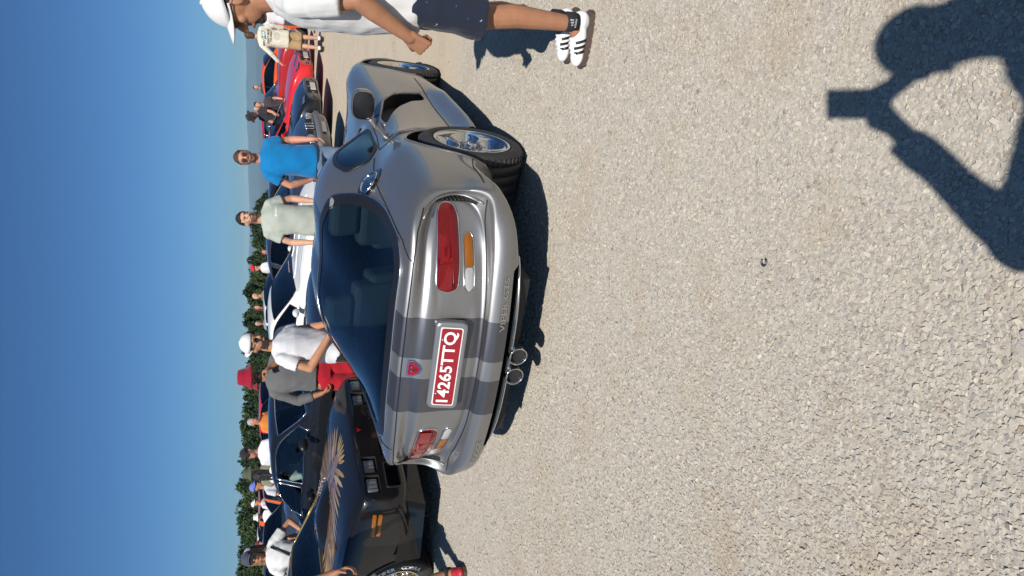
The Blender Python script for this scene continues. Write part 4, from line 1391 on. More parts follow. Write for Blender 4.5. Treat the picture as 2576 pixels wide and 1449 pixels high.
def build_black_sport():
    car, s, P = gen_car('black_sports_car', 'black low nosed sports car with grey front plate beside the red one', (2.33, 17.45), ROW, T_WEDGE, (.008, .009, .012), (-1.3, 1.35), ns=5, nk=5, bpil=4.6, rim=('spoke', 5, M_ALLOY), Rw=.325, Ww=.24, rimr=.21, track=.925)
    sport_front(car, s, P)
    mirrors(car, .72, .90, .93, P)
    plate(car, s, (0, .40), '', w=.46, h=.11)
    return car

def build_red_sport():
    car, s, P = gen_car('red_sports_car', 'bright red sports car with black twin nostril grilles', (3.72, 19.75), ROW, T_WEDGE, (.58, .008, .012), (-1.3, 1.35), ns=5, nk=5, bpil=4.6, rim=('spoke', 5, M_CHROME), Rw=.325, Ww=.24, rimr=.21, track=.925)
    sport_front(car, s, P)
    mirrors(car, .72, .90, .93, P)
    plate(car, s, (0, .40), '', w=.46, h=.11)
    return car

def build_red_classic():
    car, s, P = gen_car('dark_red_classic_car', 'dark red classic car with its door standing open', (5.10, 22.30), ROW, T_CLASSIC, (.34, .008, .008), (-1.35, 1.33), ns=5, nk=5, bpil=4.6, seat_mat=pmat('seat_tan', (.25, .12, .06), rough=.6), glass_m=G_CLEAR, frame=M_CHROME, rim=('spoke', 5, M_CHROME), Rw=.335, Ww=.22, rimr=.20, track=.905)
    g = deco(car, s, 'grille', 'front', [(-.5, .58), (.5, .58), (.5, .76), (-.5, .76)], M_WELL, .003, 0, .15)
    for sd in (1, -1):
        hl = [(sd * .62 + .10 * math.cos(a), .69 + .10 * math.sin(a)) for a in np.linspace(0, 6.283, 18, endpoint=False)]
        h = deco(car, s, 'headlight', 'front', hl, M_HEADL, .008, .03); rim_tube(car, s, 'headlight_rim', 'front', hl, M_CHROME, .012, parent=h)
    mb = MB(); mb.tube([(2.28, -.9, .50), (2.42, -.75, .50), (2.52, 0, .50), (2.42, .75, .50), (2.28, .9, .50)], .055, 10); mb.build('bumper', M_CHROME, car)
    # open right door, hinged at its front edge
    h = Vector((.86, -.90, 0)); rot = Matrix.Rotation(R(62), 3, 'Z')
    def door_pts(t):
        pl = [(0, .34), (0, .92), (-.06, .95), (-1.02, .95), (-1.06, .90), (-1.02, .34)]
        return [h + rot @ Vector((a, t, b)) for a, b in pl]
    vs = door_pts(-.035) + door_pts(.05); n = 6
    d = mobj('door', vs, [tuple(range(n)), tuple(n + k for k in range(n))[::-1]] + [(k, n + k, n + (k + 1) % n, (k + 1) % n) for k in range(n)], P, car, False)
    mb = MB(); mb.box(h + rot @ Vector((-.52, .055, .64)), (.92, .02, .50), 0, rot); mb.build('door_panel', M_INT, d, False)
    mb = MB(); mb.tube([h + rot @ Vector((-.06, .0, .95)), h + rot @ Vector((-.42, .05, 1.30)), h + rot @ Vector((-1.0, .05, 1.32)), h + rot @ Vector((-1.04, 0, .95))], .014, 6); mb.build('door_window_frame', M_CHROME, d)
    return car

def build_orange_coupe():
    car, s, P = gen_car('orange_coupe', 'orange coupe with black windows behind the dark red car', (7.15, 24.9), ROW, T_PONY, (.62, .075, .008), (-1.35, 1.38), ns=5, nk=4, bpil=4.6, rim=('spoke', 5, M_BLACK), Rw=.34, Ww=.24, rimr=.23, track=.92, glass_m=G_DARK)
    mirrors(car, .78, .90, 1.02, M_BLACK)
    g = deco(car, s, 'grille', 'front', [(-.5, .50), (.5, .50), (.5, .68), (-.5, .68)], M_WELL, .003, 0, .2)
    for sd in (1, -1):
        deco(car, s, 'headlight', 'front', [(sd * .55, .60), (sd * .76, .62), (sd * .75, .70), (sd * .55, .68)], M_HEADL, .008, .01, .3)
    return car

def far_car(name, label, loc, rz, T, col, glass_m=None, metal=0.0):
    car, s, P = gen_car(name, label, loc, rz, T, col, (-1.3, 1.3), ns=4, nk=3, bpil=4.7, rim=('spoke', 5, M_ALLOY), Rw=.32, Ww=.22, rimr=.21, track=max(t[2] for t in T), glass_m=glass_m or G_TINT, metal=metal)
    for sd in (1, -1):
        deco(car, s, 'headlight', 'front', [(sd * .45, .60), (sd * .70, .61), (sd * .69, .70), (sd * .45, .68)], M_HEADL, .008, .01, .3)
        deco(car, s, 'tail_light', 'rear', [(sd * .45, .66), (sd * .68, .66), (sd * .67, .76), (sd * .45, .76)], M_RED, .008, .01, .3)
    deco(car, s, 'grille', 'front', [(-.38, .50), (.38, .50), (.38, .62), (-.38, .62)], M_WELL, .004, 0, .2)
    mirrors(car, T[7][0] - .2, T[7][2] - .02, T[7][4] + .02, P)
    return car

viper = build_viper()
build_muscle(); build_classic(); build_pony(); build_navy(); build_black_sport(); build_red_sport(); build_red_classic(); build_orange_coupe()
far_car('orange_classic', 'orange hardtop car behind the black classic coupe', (-4.8, 19.6), ROW, T_CLASSIC, (.62, .10, .012), G_CLEAR)
far_car('red_hatchback', 'small red car beyond the orange hardtop', (-3.5, 23.2), ROW, T_HATCH, (.55, .01, .015), G_DARK)
far_car('dark_sedan', 'dark blue saloon in the back row with an open view through its windows', (-6.15, 17.5), ROW, T_CLASSIC, (.02, .03, .05), G_CLEAR)
far_car('orange_hatchback', 'orange hatchback farther back than the dark saloon', (-7.3, 26.2), ROW, T_HATCH, (.62, .09, .01), G_CLEAR)
far_car('white_hatchback', 'small white hatchback far back below the trees', (-13.2, 40.0), R(-20), T_HATCH, (.74, .74, .72), G_DARK)
far_car('white_coupe', 'white car in the back row behind the white coupe', (-.35, 18.9), ROW, T_PONY, (.72, .72, .70), G_TINT)
far_car('grey_sedan', 'grey saloon glimpsed past the woman in the navy cap', (-6.3, 13.4), ROW, T_CLASSIC, (.12, .13, .15), G_TINT)
# ------------------------------------------------------------------ people
M_SOLE = pmat('gum_sole', (.085, .055, .045), rough=.7)
M_SHOEW = pmat('white_leather', (.78, .78, .77), rough=.45, var=.05)
M_SHOEB = pmat('black_shoe', (.02, .02, .022), rough=.5)
def skin(name, col):
    return pmat('skin_' + name, col, rough=.6, var=.2, vscale=22, bmp=.3, bscale=180, bdist=.003, sss=.05, spec=.35)
SK = {'tan': skin('tan', (.42, .205, .115)), 'fair': skin('fair', (.52, .29, .19)), 'brown': skin('brown', (.33, .155, .085)), 'ruddy': skin('ruddy', (.50, .23, .15))}
HAIR = {'black': pmat('hair_black', (.012, .010, .010), rough=.5, var=.5, vscale=40, bmp=.8, bscale=150, bdist=.01),
        'brown': pmat('hair_brown', (.07, .035, .018), rough=.5, var=.5, vscale=40, bmp=.8, bscale=150, bdist=.01),
        'grey': pmat('hair_grey', (.34, .32, .30), rough=.6, var=.4, vscale=40, bmp=.8, bscale=150, bdist=.01),
        'light': pmat('hair_light_brown', (.20, .11, .05), rough=.5, var=.5, vscale=40, bmp=.8, bscale=150, bdist=.01)}
def cloth(name, col, bmpv=.22):
    m = pmat('cloth_' + name, col, rough=.88, var=.07, vscale=9, bmp=bmpv, bscale=8, bdist=.03, sheen=.15, spec=.2)
    return m

def remesh(mb, voxel, smooth=3):
    o = mb.build('tmp', None, None, True, None)
    md = o.modifiers.new('r', 'REMESH'); md.mode = 'VOXEL'; md.voxel_size = voxel; md.adaptivity = 0
    sm = o.modifiers.new('s', 'SMOOTH'); sm.factor = .5; sm.iterations = smooth
    me = evalmesh(o)
    v, f, _ = mesh_np(me)
    bpy.data.meshes.remove(me)
    return v, f

def cone(mb, p0, p1, r0, r1, seg=14):
    """tapered capsule"""
    p0, p1 = Vector(p0), Vector(p1)
    d = (p1 - p0)
    L = d.length
    d = d / max(L, 1e-6)
    pts, rs = [], []
    for a in (80, 50, 22):
        pts.append(p0 - d * r0 * math.sin(R(a))); rs.append(r0 * math.cos(R(a)))
    for t in (0, .33, .66, 1):
        pts.append(p0 + d * L * t); rs.append(r0 + (r1 - r0) * t)
    for a in (22, 50, 80):
        pts.append(p1 + d * r1 * math.sin(R(a))); rs.append(r1 * math.cos(R(a)))
    mb.tube(pts, rs, seg)

def hand(mb, w, d, n, s, curl=.5, sc=1.0):
    """palm and five fingers; w wrist, d along the forearm, n palm normal, s +1/-1 thumb side"""
    w, d, n = Vector(w), Vector(d).normalized(), Vector(n)
    n = (n - d * n.dot(d)).normalized()
    l = d.cross(n).normalized() * s
    for i in range(4):
        o = l * (.033 - .022 * i) * sc
        k = w + d * .085 * sc + o
        cone(mb, w + o * .6, k, .017 * sc, .0125 * sc, 10)
        p = k; a = 0.0
        ln = (.040, .045, .042, .034)[i] * sc
        for j, f in enumerate((1, .72, .55)):
            a += curl * (1.15, 1.35, .9)[j]
            q = p + (d * math.cos(a) + n * math.sin(a)) * ln * f
            cone(mb, p, q, .0100 * sc * (1 - .08 * j), .0088 * sc * (1 - .08 * j), 10)
            p = q
    b = w + d * .025 * sc + l * .030 * sc
    t1 = b + (d * .75 + l * .55 + n * .45).normalized() * .045 * sc
    t2 = t1 + (d * .9 + l * .05 + n * (.3 + curl * .5)).normalized() * .032 * sc
    cone(mb, b, t1, .015 * sc, .012 * sc, 10); cone(mb, t1, t2, .012 * sc, .0095 * sc, 10)

def wrinkle(v, f, amp, fx=9.0, fz=6.0, seed=0.0):
    vn = vnormals(v, f)
    off = np.array([noise.noise(Vector((p[0] * fx + seed, p[1] * fx, p[2] * fz))) + .5 * noise.noise(Vector((p[0] * fx * 2.3 + p[2] * 9, p[1] * fx * 2.3, p[2] * fz * 1.7 + seed))) for p in v])
    return v + vn * (off * amp)[:, None]

def loft_ell(mb, rows, seg=28, pw=.85):
    """rows: (z, half width, half depth, y centre)"""
    vs, fs = [], []
    for z, a, b, y in rows:
        for k in range(seg):
            t = 2 * math.pi * k / seg
            c, s = math.cos(t), math.sin(t)
            vs.append((a * math.copysign(abs(c) ** pw, c), y + b * math.copysign(abs(s) ** pw, s), z))
    for i in range(len(rows) - 1):
        for k in range(seg):
            k2 = (k + 1) % seg
            fs.append((i * seg + k, i * seg + k2, (i + 1) * seg + k2, (i + 1) * seg + k))
    fs.append(tuple(range(seg))[::-1]); fs.append(tuple((len(rows) - 1) * seg + k for k in range(seg)))
    mb.add(vs, fs)

SHOES = {}
def _shoe(up):
    up.ell((0, .045, .060), (.038, .052, .048), None, 16, 10); up.ell((0, -.04, .055), (.043, .085, .042), None, 16, 10); up.ell((0, -.115, .045), (.044, .055, .032), None, 16, 10)
    up.tube([(0, .045, .05), (0, .04, .105)], [.042, .043], 16)
ARM_DOWN = {s: ((s * .245, .03, 1.13), (s * .255, -.05, .875)) for s in (1, -1)}
def person(label, loc, rz, H=1.75, sk='tan', shirt='white', shirt_col=(.78, .78, .77), lower='shorts', lower_col=(.02, .025, .05), hair='black', gear=None, gear_col=(.62, .62, .61),
           arms=None, curl=.5, fat=1.0, vox=.012, lean=0.0, yaw=0.0, nod=0.0, sleeve=.55, feet=None, shoe='black', shades=False, beard=None, longhair=None, group=None, female=False,
           hem=.88, collar=False, shortlen=.52, back=False, gearback=False, palm=None, name='person'):
    k = H / 1.75
    root = thing(name, label, 'person', (*loc, 0), rz, group)
    root.scale = (k, k, k)
    arms = {**ARM_DOWN, **(arms or {})}
    rotl = Matrix.Rotation(lean, 3, 'X')                       # + leans forward (towards -Y)
    piv = Vector((0, 0, .92))
    def U(p):
        p = Vector(p); return rotl @ (p - piv) + piv
    def Uv(v):
        return np.array([tuple(U(p)) for p in v])
    skm = SK[sk]
    hc = Vector((0, -.02, 1.635))
    hrot = Matrix.Rotation(yaw, 3, 'Z') @ Matrix.Rotation(nod, 3, 'X')
    neck = Vector((0, .005, 1.52))
    def Hd(p): return U(neck + hrot @ (Vector(p) - neck))
    # ---- skin: one continuous figure
    mb = MB()
    hd = MB()
    hd.ell((0, .005, 1.662), (.076, .097, .098), None, 20, 14)
    hd.ell((0, -.030, 1.605), (.060, .072, .078), None, 18, 12)
    hd.ell((0, -.070, 1.556), (.032, .030, .026), None, 12, 8)
    hd.ell((0, -.086, 1.690), (.052, .022, .020), None, 12, 8)
    cone(hd, (0, -.094, 1.672), (0, -.117, 1.632), .010, .017, 10)
    hd.ell((0, -.098, 1.592), (.024, .012, .010), None, 10, 6)
    for s in (1, -1):
        hd.ell((s * .044, -.064, 1.632), (.021, .021, .021), None, 10, 8)
        hd.ell((s * .080, .012, 1.640), (.009, .020, .030), Matrix.Rotation(s * .35, 3, 'Z'), 10, 8)
    mb.add([Hd(p) for p in hd.v], hd.f)
    cone(mb, U((0, .012, 1.42)), Hd((0, .004, 1.575)), .062 if not female else .052, .056 if not female else .046)
    cone(mb, U((-.12, .005, 1.385)), U((.12, .005, 1.385)), .05, .05)
    cone(mb, U((0, .0, 1.38)), U((0, 0, .95)), .09, .09)
    sh = .190 if not female else .165
    for s in (1, -1):
        e, w = arms[s]
        S0 = U((s * sh, .005, 1.405)); E = Vector(e); Wr = Vector(w)
        if lean: E, Wr = U(E), U(Wr)
        th = 1.0 if not female else .82
        cone(mb, S0 + (E - S0) * .08, E, .043 * th, .042 * th); m_ = E + (Wr - E) * .3
        cone(mb, E, m_, .043 * th, .044 * th); cone(mb, m_, Wr, .044 * th, .028 * th)
        nrm = (palm or {}).get(s, Vector((-s, 0, 0)))
        hand(mb, Wr, Wr - E, nrm, 1 if (Wr - E).cross(Vector(nrm)).y < 0 else -1, curl, 1.0)
    feet = feet or {1: (.11, .0), -1: (-.11, .0)}
    for s in (1, -1):
        fx, fy = feet[s]
        hip = Vector((s * .088, 0, .90)); an = Vector((fx, fy + .03, .09))
        kn = (hip + an) / 2 + Vector((0, -.025, .06))
        cone(mb, hip, kn, .086 * fat ** .5, .056); cf = kn + (an - kn) * .32 + Vector((0, .016, 0))
        cone(mb, kn, cf, .054, .056); cone(mb, cf, an, .055, .036)
        cone(mb, an, an + Vector((0, -.10, -.045)), .036, .03)
    v, f = remesh(mb, vox * .8 if vox < .01 else vox, 2)
    mats = [skm]; mi = None
    if beard:
        bm_ = pmat('beard_' + beard, {'black': (.035, .022, .017), 'stubble': (.17, .085, .055), 'goatee': (.03, .018, .014), 'grey': (.35, .32, .30)}[beard], rough=.7, var=.5, vscale=60, bmp=.5, bscale=200)
        mats.append(bm_); mi = np.zeros(len(f), np.int32)
        inv = hrot.inverted()
        for i, q in enumerate(f):
            c = Vector(v[list(q)].mean(0)); c = rotl.inverted() @ (c - piv) + piv
            c = neck + inv @ (c - neck)
            if beard == 'goatee':
                if abs(c.x) < .036 and c.y < -.055 and (1.54 < c.z < 1.584 or 1.600 < c.z < 1.617): mi[i] = 1
                continue
            if 1.53 < c.z < 1.605 and c.y < -.005 and not (abs(c.x) < .022 and 1.585 < c.z < 1.60): mi[i] = 1
            if abs(c.x) < .034 and 1.600 < c.z < 1.616 and c.y < -.07: mi[i] = 1
    body = mobj('body', v, f, skm, root, True, mats, mi)
    # ---- eyes, brows, lips
    if vox <= .013 and not back:
        for s in (1, -1):
            if not shades:
                e = MB(); e.ell((s * .031, -.089, 1.652), (.013, .008, .0075), None, 10, 7); e.v = [Hd(p) for p in e.v]; eo = e.build('eye', pmat('eye_white', (.7, .68, .65), rough=.2), body)
                e = MB(); e.ell((s * .031, -.0955, 1.652), (.006, .004, .006), None, 8, 6); e.v = [Hd(p) for p in e.v]; e.build('iris', pmat('iris_dark', (.02, .012, .008), rough=.1), eo)
            e = MB(); e.tube([Hd((s * .016, -.104, 1.672)), Hd((s * .034, -.103, 1.679)), Hd((s * .052, -.088, 1.673))], [.003, .0042, .0025], 6); e.build('eyebrow', HAIR[hair if hair in HAIR else 'black'], body)
        e = MB(); e.tube([Hd((-.024, -.094, 1.590)), Hd((0, -.1085, 1.592)), Hd((.024, -.094, 1.590))], [.003, .006, .003], 8); e.build('mouth', pmat('lips', (.30, .10, .08), rough=.5), body)
    # ---- hair
    hm = HAIR.get(hair)
    if hm is not None:
        mb = MB()
        mb.ell((0, .014, 1.678), (.083, .102, .096), None, 18, 12)
        mb.ell((0, .045, 1.625), (.075, .066, .075), None, 16, 10)
        if longhair:
            L = longhair
            for s in (1, -1):
                cone(mb, (s * .055, .02, 1.66), (s * .085, .02, 1.66 - L), .045, .028)
                cone(mb, (s * .03, .06, 1.66), (s * .045, .08, 1.64 - L), .055, .035)
        v, f = remesh(mb, max(vox, .008), 2)
        keep = []
        for i, q in enumerate(f):                              # keep the face free
            c = v[list(q)].mean(0)
            if longhair:
                keep.append(i) if not (c[1] < -.035 and c[2] < 1.70 and abs(c[0]) < .055) else None
            elif c[2] > 1.715 or c[1] > .0 + (1.66 - c[2]) * .25 or (c[1] > -.03 and c[2] > 1.665):
                keep.append(i)
        v2, f2 = sub(v, f, keep)
        v2 = wrinkle(v2, f2, .010, 40, 30, 3.0)
        mobj('hair', [Hd(p) for p in v2], f2, hm, root)
    # ---- shirt
    if shirt:
        cm = cloth(shirt, shirt_col)
        mb = MB()
        fw = fat if not female else fat * .88
        rows = [(hem, .178 * fw, .128 * fat, .0), (hem + .03, .182 * fw, .130 * fat, .0), (1.0, .176 * fw, .128 * fat, -.004), (1.10, .168 * fw, .125 * fat, -.01), (1.20, .178 * fw, .128, -.008), (1.30, .192 * (fw + 1) / 2, .130, -.002), (1.38, .188 * (fw + 1) / 2, .115, .004), (1.435, .158, .096, .010), (1.475, .100, .077, .012), (1.492, .070, .066, .010)]
        loft_ell(mb, [(z, a, b, y) for z, a, b, y in rows])
        mb.v = [tuple(U(p)) for p in mb.v]
        for s in (1, -1):
            e, w = arms[s]
            S0 = U((s * (sh - .012), .005, 1.398)); E = Vector(e); Wr = Vector(w)
            if lean: E, Wr = U(E), U(Wr)
            cone(mb, U((s * .055, .014, 1.455)), U((s * (sh - .03), .008, 1.418)), .045, .050)
            if sleeve <= 1:
                cone(mb, S0, S0 + (E - S0) * sleeve * .6, .066, .066); 
                p1 = S0 + (E - S0) * sleeve; p0 = S0 + (E - S0) * sleeve * .3
                mb.tube([p0, p1], [.070, .074], 16)
            else:
                cone(mb, S0, E, .066, .058); mb.tube([E - (E - S0) * .05, E + (Wr - E) * .5, E + (Wr - E) * (sleeve - 1)], [.056, .052, .044], 16)
        v, f = remesh(mb, vox, 2)
        v = wrinkle(v, f, .013 if vox < .015 else .008, 8, 5, loc[0] * 3)
        so = mobj('shirt', v, f, cm, root)
        root['_'] = 1; del root['_']
        if collar:
            mb = MB()
            n = 24
            vs = []
            for (z, r, dz) in ((1.475, .074, 0), (1.525, .070, 0), (1.528, .076, 0), (1.470, .100, 0), (1.466, .092, 0)):
                for q in range(n):
                    a = 2 * math.pi * q / n
                    fr_ = max(0, -math.sin(a))
                    vs.append(U((r * math.cos(a) * 1.02, .012 + r * math.sin(a) * 1.02, z - .045 * fr_ * (1 if r < .09 else 1.7))))
            fs = [(i * n + q, i * n + (q + 1) % n, (i + 1) * n + (q + 1) % n, (i + 1) * n + q) for i in range(4) for q in range(n)]
            mb.add(vs, fs); mb.build('collar', cm, so)
    # ---- trousers or shorts
    lm = cloth(lower + '_%d%d%d' % tuple(int(c * 99) for c in lower_col), lower_col)
    mb = MB()
    wf = fat if fat > 1 else 1
    loft_ell(mb, [(.80, .162 * wf, .114 * wf, 0), (.88, .160 * wf, .112 * wf, 0), (.97, .142, .098, 0)])
    for s in (1, -1):
        fx, fy = feet[s]
        hip = Vector((s * .086, 0, .88)); an = Vector((fx, fy + .03, .09)); kn = (hip + an) / 2 + Vector((0, -.02, .05))
        if lower == 'shorts':
            t = (.90 - shortlen) / (.90 - kn.z)
            p1 = hip + (kn - hip) * min(t, 1.05)
            mb.tube([hip + Vector((0, 0, .03)), hip + (p1 - hip) * .4, p1], [.100 * wf, .104, .106], 18)
        else:
            cone(mb, hip, kn, .100, .074); mb.tube([kn + Vector((0, 0, .02)), kn + (an - kn) * .5, an + Vector((0, 0, -.02))], [.074, .070, .064], 16)
    v, f = remesh(mb, vox, 2)
    v = wrinkle(v, f, .011, 8, 8, 5.0)
    lo = mobj(lower, v, f, lm, root)
    # ---- shoes
    shm = {'black': M_SHOEB, 'white': M_SHOEW, 'red': pmat('red_shoe', (.42, .02, .03), rough=.5)}[shoe]
    for s in (1, -1):
        fx, fy = feet[s]
        mb = MB()
        out = [(0, .075), (.035, .06), (.040, .0), (.045, -.08), (.047, -.13), (.036, -.185), (.0, -.205), (-.036, -.185), (-.043, -.13), (-.038, -.08), (-.036, 0), (-.034, .06)]
        rows = [(.0, 1.0), (.026, 1.02)]
        n = len(out)
        mb.add([(fx + a * q, fy + .03 + b * q, z) for z, q in rows for a, b in out], [tuple(range(n)), tuple(n + i for i in range(n))] + [(i, (i + 1) % n, n + (i + 1) % n, n + i) for i in range(n)])
        sole = mb.build('shoe_sole', M_SOLE, None, False)
        key = min(vox, .01)
        if key not in SHOES:
            up = MB()
            _shoe(up)
            SHOES[key] = remesh(up, key, 2)
        v, f = SHOES[key][0] + np.array([fx, fy, 0]), SHOES[key][1]
        v[:, 2] = np.maximum(v[:, 2], .022)
        so2 = mobj('shoe', v, f, shm, root); sole.parent = so2
        sk_ = MB(); sk_.tube([(fx, fy + .038, .08), (fx, fy + .036, .14)], [.047, .047], 16)
        if lower == 'shorts': sk_.build('sock', pmat('sock_dark', (.012, .013, .016), rough=.9) if shoe != 'black' else pmat('sock_white', (.7, .7, .7), rough=.9), root)
    # ---- headgear
    gm = cloth('gear_%d%d%d' % tuple(int(c * 99) for c in gear_col), gear_col, .2) if gear else None
    if gear == 'cap':
        fb = -1 if not gearback else 1
        n = 28
        vs = []
        for i in range(9):
            t = i / 8 * math.pi / 2
            for q in range(n):
                a = 2 * math.pi * q / n
                vs.append(Hd((.089 * math.cos(t * .999) * math.cos(a), .004 + .108 * math.cos(t * .999) * math.sin(a) , 1.690 + .096 * math.sin(t) - .014 * (1 - t / 1.57) * math.sin(a) * fb)))
        fs = [(i * n + q, i * n + (q + 1) % n, (i + 1) * n + (q + 1) % n, (i + 1) * n + q) for i in range(8) for q in range(n)]
        cp = mobj('cap', vs, fs, gm, root)
        sl = cp.modifiers.new('s', 'SOLIDIFY'); sl.thickness = .003; sl.offset = 1
        mb = MB(); mb.ell(Hd((0, .004, 1.789)), (.009, .009, .005), None, 10, 6); mb.build('cap_button', gm, cp)
        vs, fs = [], []
        m_ = 14
        for j in range(6):
            r = j / 5
            for q in range(m_ + 1):
                a = math.pi * (q / m_)
                x = .082 * math.cos(a); y0 = .004 + fb * .100 * math.sin(a) * .98
                y1 = .004 + fb * (.100 * math.sin(a) ** .8 + .080 * math.sin(a) ** .55)
                vs.append(Hd((x * (1 - .06 * r), y0 + (y1 - y0) * r, 1.700 - .012 * r - .020 * abs(math.cos(a)) ** 2 + .006 * math.sin(a))))
        fs = [(j * (m_ + 1) + q, j * (m_ + 1) + q + 1, (j + 1) * (m_ + 1) + q + 1, (j + 1) * (m_ + 1) + q) for j in range(5) for q in range(m_)]
        br = mobj('cap_brim', vs, fs, gm, cp)
        sl = br.modifiers.new('s', 'SOLIDIFY'); sl.thickness = .005
    elif gear in ('bucket', 'hat'):
        prof = [(.155, 1.636), (.132, 1.662), (.102, 1.690), (.096, 1.715), (.084, 1.768), (.072, 1.780), (.0005, 1.784)] if gear == 'bucket' else [(.165, 1.700), (.150, 1.697), (.100, 1.703), (.094, 1.72), (.086, 1.80), (.072, 1.808), (.0005, 1.797)]
        mb = MB(); mb.lathe(prof, 28, 'Z', (0, 0, 0)); mb.v = [Hd((p[0] * .95, p[1] * 1.08, p[2])) for p in mb.v]
        ho = mb.build('hat', gm, root); sl = ho.modifiers.new('s', 'SOLIDIFY'); sl.thickness = .004
    if shades:
        gl = pmat('shades_lens', (.012, .016, .02), rough=.04, coat=1)
        so = None
        for s in (1, -1):
            pl = round_poly([(.004, .018), (.060, .016), (.056, -.014), (.034, -.024), (.010, -.016)], .35, 3)
            vs = [Hd((s * a, -.106 - .004 + .30 * max(0, a - .02) ** 1.0 * .9, 1.655 + b)) for a, b in pl]
            o = mobj('sunglasses' if so is None else 'lens', vs, [tuple(range(len(vs)))], gl, so or root, False)
            so = so or o
            mb = MB(); mb.tube([Hd((s * .060, -.085, 1.667)), Hd((s * .083, -.02, 1.668)), Hd((s * .086, .02, 1.655))], .0028, 6); mb.build('temple', M_GLOSSBLACK, so)
    return root, body, Hd, U
# ------------------------------------------------------------------ people, one call each
A = lambda e, w: (e, w)
G_BACK = 'people standing behind the back row of cars'
# near man in the white polo, cut by the edge of the picture
nm, nb, nH, nU = person('man in white polo, white cap and patterned navy shorts walking past', (1.36, 3.335), R(-117), H=1.79, sk='brown', shirt='polo_white', shirt_col=(.52, .52, .515), lower='shorts', lower_col=(.014, .019, .036),
    hair='black', gear='cap', arms={1: A((.255, .03, 1.155), (.215, -.13, .93)), -1: A((-.25, .06, 1.15), (-.24, -.02, .90))}, curl=1.15, vox=.0065, lean=R(7), nod=R(4), sleeve=.72, collar=True, hem=.87, shortlen=.56,
    feet={1: (.10, -.02), -1: (-.085, -.03)}, shoe='white', shades=True, beard='goatee', fat=1.08, palm={1: Vector((-.75, .5, 0)), -1: Vector((1, 0, 0))})
_side = lambda a, b: (Vector((3, a, b)), Vector((-1, 0, 0)))
def child_of(o, nm_): return next(c for c in o.children if c.name.split('.')[0] == nm_)
def surf_of(o):
    v, f, _ = mesh_np(o.data); return Surf(v, f)
_sh = surf_of(child_of(nm, 'shorts'))
for cols, nmk in (((.50, .51, .55), 0), ((.03, .11, .22), 1)):
    mb = MB()
    for i in range(6):
        for j in range(5):
            if (i + j) % 2 != nmk or random.random() < .35: continue
            y, z = -.115 + .048 * i + random.uniform(-.006, .006), .60 + .062 * j + random.uniform(-.008, .008)
            t = random.uniform(-.4, .4)
            pl = [(a * .62, b * .62) for a, b in ((-.010, .010), (-.003, .0), (.002, -.004), (.010, .006), (.006, .0), (.0, -.010), (-.008, -.002))]
            vs = [_sh.hit(_side, y + a * math.cos(t) - b * math.sin(t), z + a * math.sin(t) + b * math.cos(t), .003)[0] for a, b in pl]
            mb.add(vs, [tuple(range(7))])
    o = mb.build('bird_print', pmat('print_%d' % nmk, cols, rough=.8), child_of(nm, 'shorts'), False)
    setp(o, None, None, None, 'stuff')
M_STR = pmat('shoe_stripe', (.015, .015, .016), rough=.5)
for so in [c for c in nm.children if c.name.split('.')[0] == 'shoe']:
    sf = surf_of(so)
    yb = np.mean([v.co.y for v in so.data.vertices])
    for q in range(3):
        y0 = yb + .004 - q * .027
        pl = [(y0, .026), (y0 - .013, .026), (y0 - .026 - .01, .078), (y0 - .026 + .004, .082)]
        g = sf.patch(_side, pl, .002, 2, maxl=.012); mobj('shoe_stripe', g[0], g[1], M_STR, so)
    tb = sf.patch(_side, [(yb - .118, .024), (yb - .158, .024), (yb - .150, .056), (yb - .125, .050)], .0015, 1, maxl=.012)
    mobj('toe_cap', tb[0], tb[1], pmat('toe_suede', (.52, .50, .45), rough=.9), so)
    mb = MB()
    xm = np.mean([v.co.x for v in so.data.vertices])
    for q in range(5):
        yy = yb + .01 - q * .022
        zt = sf.hit('top', xm, yy, .004)[0].z
        mb.tube([(xm - .022, yy + .005, zt - .008), (xm, yy, zt), (xm + .022, yy + .005, zt - .008)], .0042, 6)
    o = mb.build('laces', pmat('lace_white', (.74, .74, .80), rough=.9), so); setp(o, None, None, None, 'stuff')
for so in [c for c in nm.children if c.name.split('.')[0] == 'sock']:
    sf = surf_of(so)
    yb = np.mean([v.co.y for v in so.data.vertices])
    vs, fs = sf.text(_side, 'adidas', (yb, .105), .016, (1, 0), (0, 1), .002, .0003)
    o = mobj('sock_logo', vs, fs, pmat('logo_grey', (.35, .37, .40), rough=.8), so, False)
    mb = MB()
    for q in range(3):
        y0 = yb - .012 + q * .011
        mb.add([sf.hit(_side, a, b, .002)[0] for a, b in ((y0, .116), (y0 + .006, .116), (y0 + .006, .124 + .005 * q), (y0, .128 + .005 * q))], [(0, 1, 2, 3)])
    o = mb.build('sock_bars', MATS['logo_grey'], so, False); setp(o, None, None, None, 'stuff')

person('man in bright blue t-shirt and faded jeans with sunglasses', (1.54, 8.95), R(8), H=1.81, sk='ruddy', shirt='blue', shirt_col=(.003, .155, .38), lower='jeans', lower_col=(.13, .19, .28), hair='brown', fat=1.06, yaw=R(-18),
       arms={1: A((.262, .04, 1.15), (.235, -.10, .90)), -1: A((-.285, .06, 1.15), (-.20, .10, .93))}, shades=True, beard='stubble', curl=.35, hem=.86, feet={1: (.13, -.03), -1: (-.13, .02)})
sg = person('dark haired man in sage green t-shirt holding a phone', (.84, 9.15), R(4), H=1.79, sk='fair', shirt='sage', shirt_col=(.36, .39, .34), lower='jeans', lower_col=(.012, .012, .014), hair='black', fat=1.04, yaw=R(10),
       arms={1: A((.27, .05, 1.14), (.235, -.03, .88)), -1: A((-.275, -.0, 1.13), (-.29, -.16, .90))}, beard='stubble', curl=.7, hem=.85)[0]
sf = surf_of(child_of(sg, 'shirt'))
_frt = lambda a, b: (Vector((a, -3, b)), Vector((0, 1, 0)))
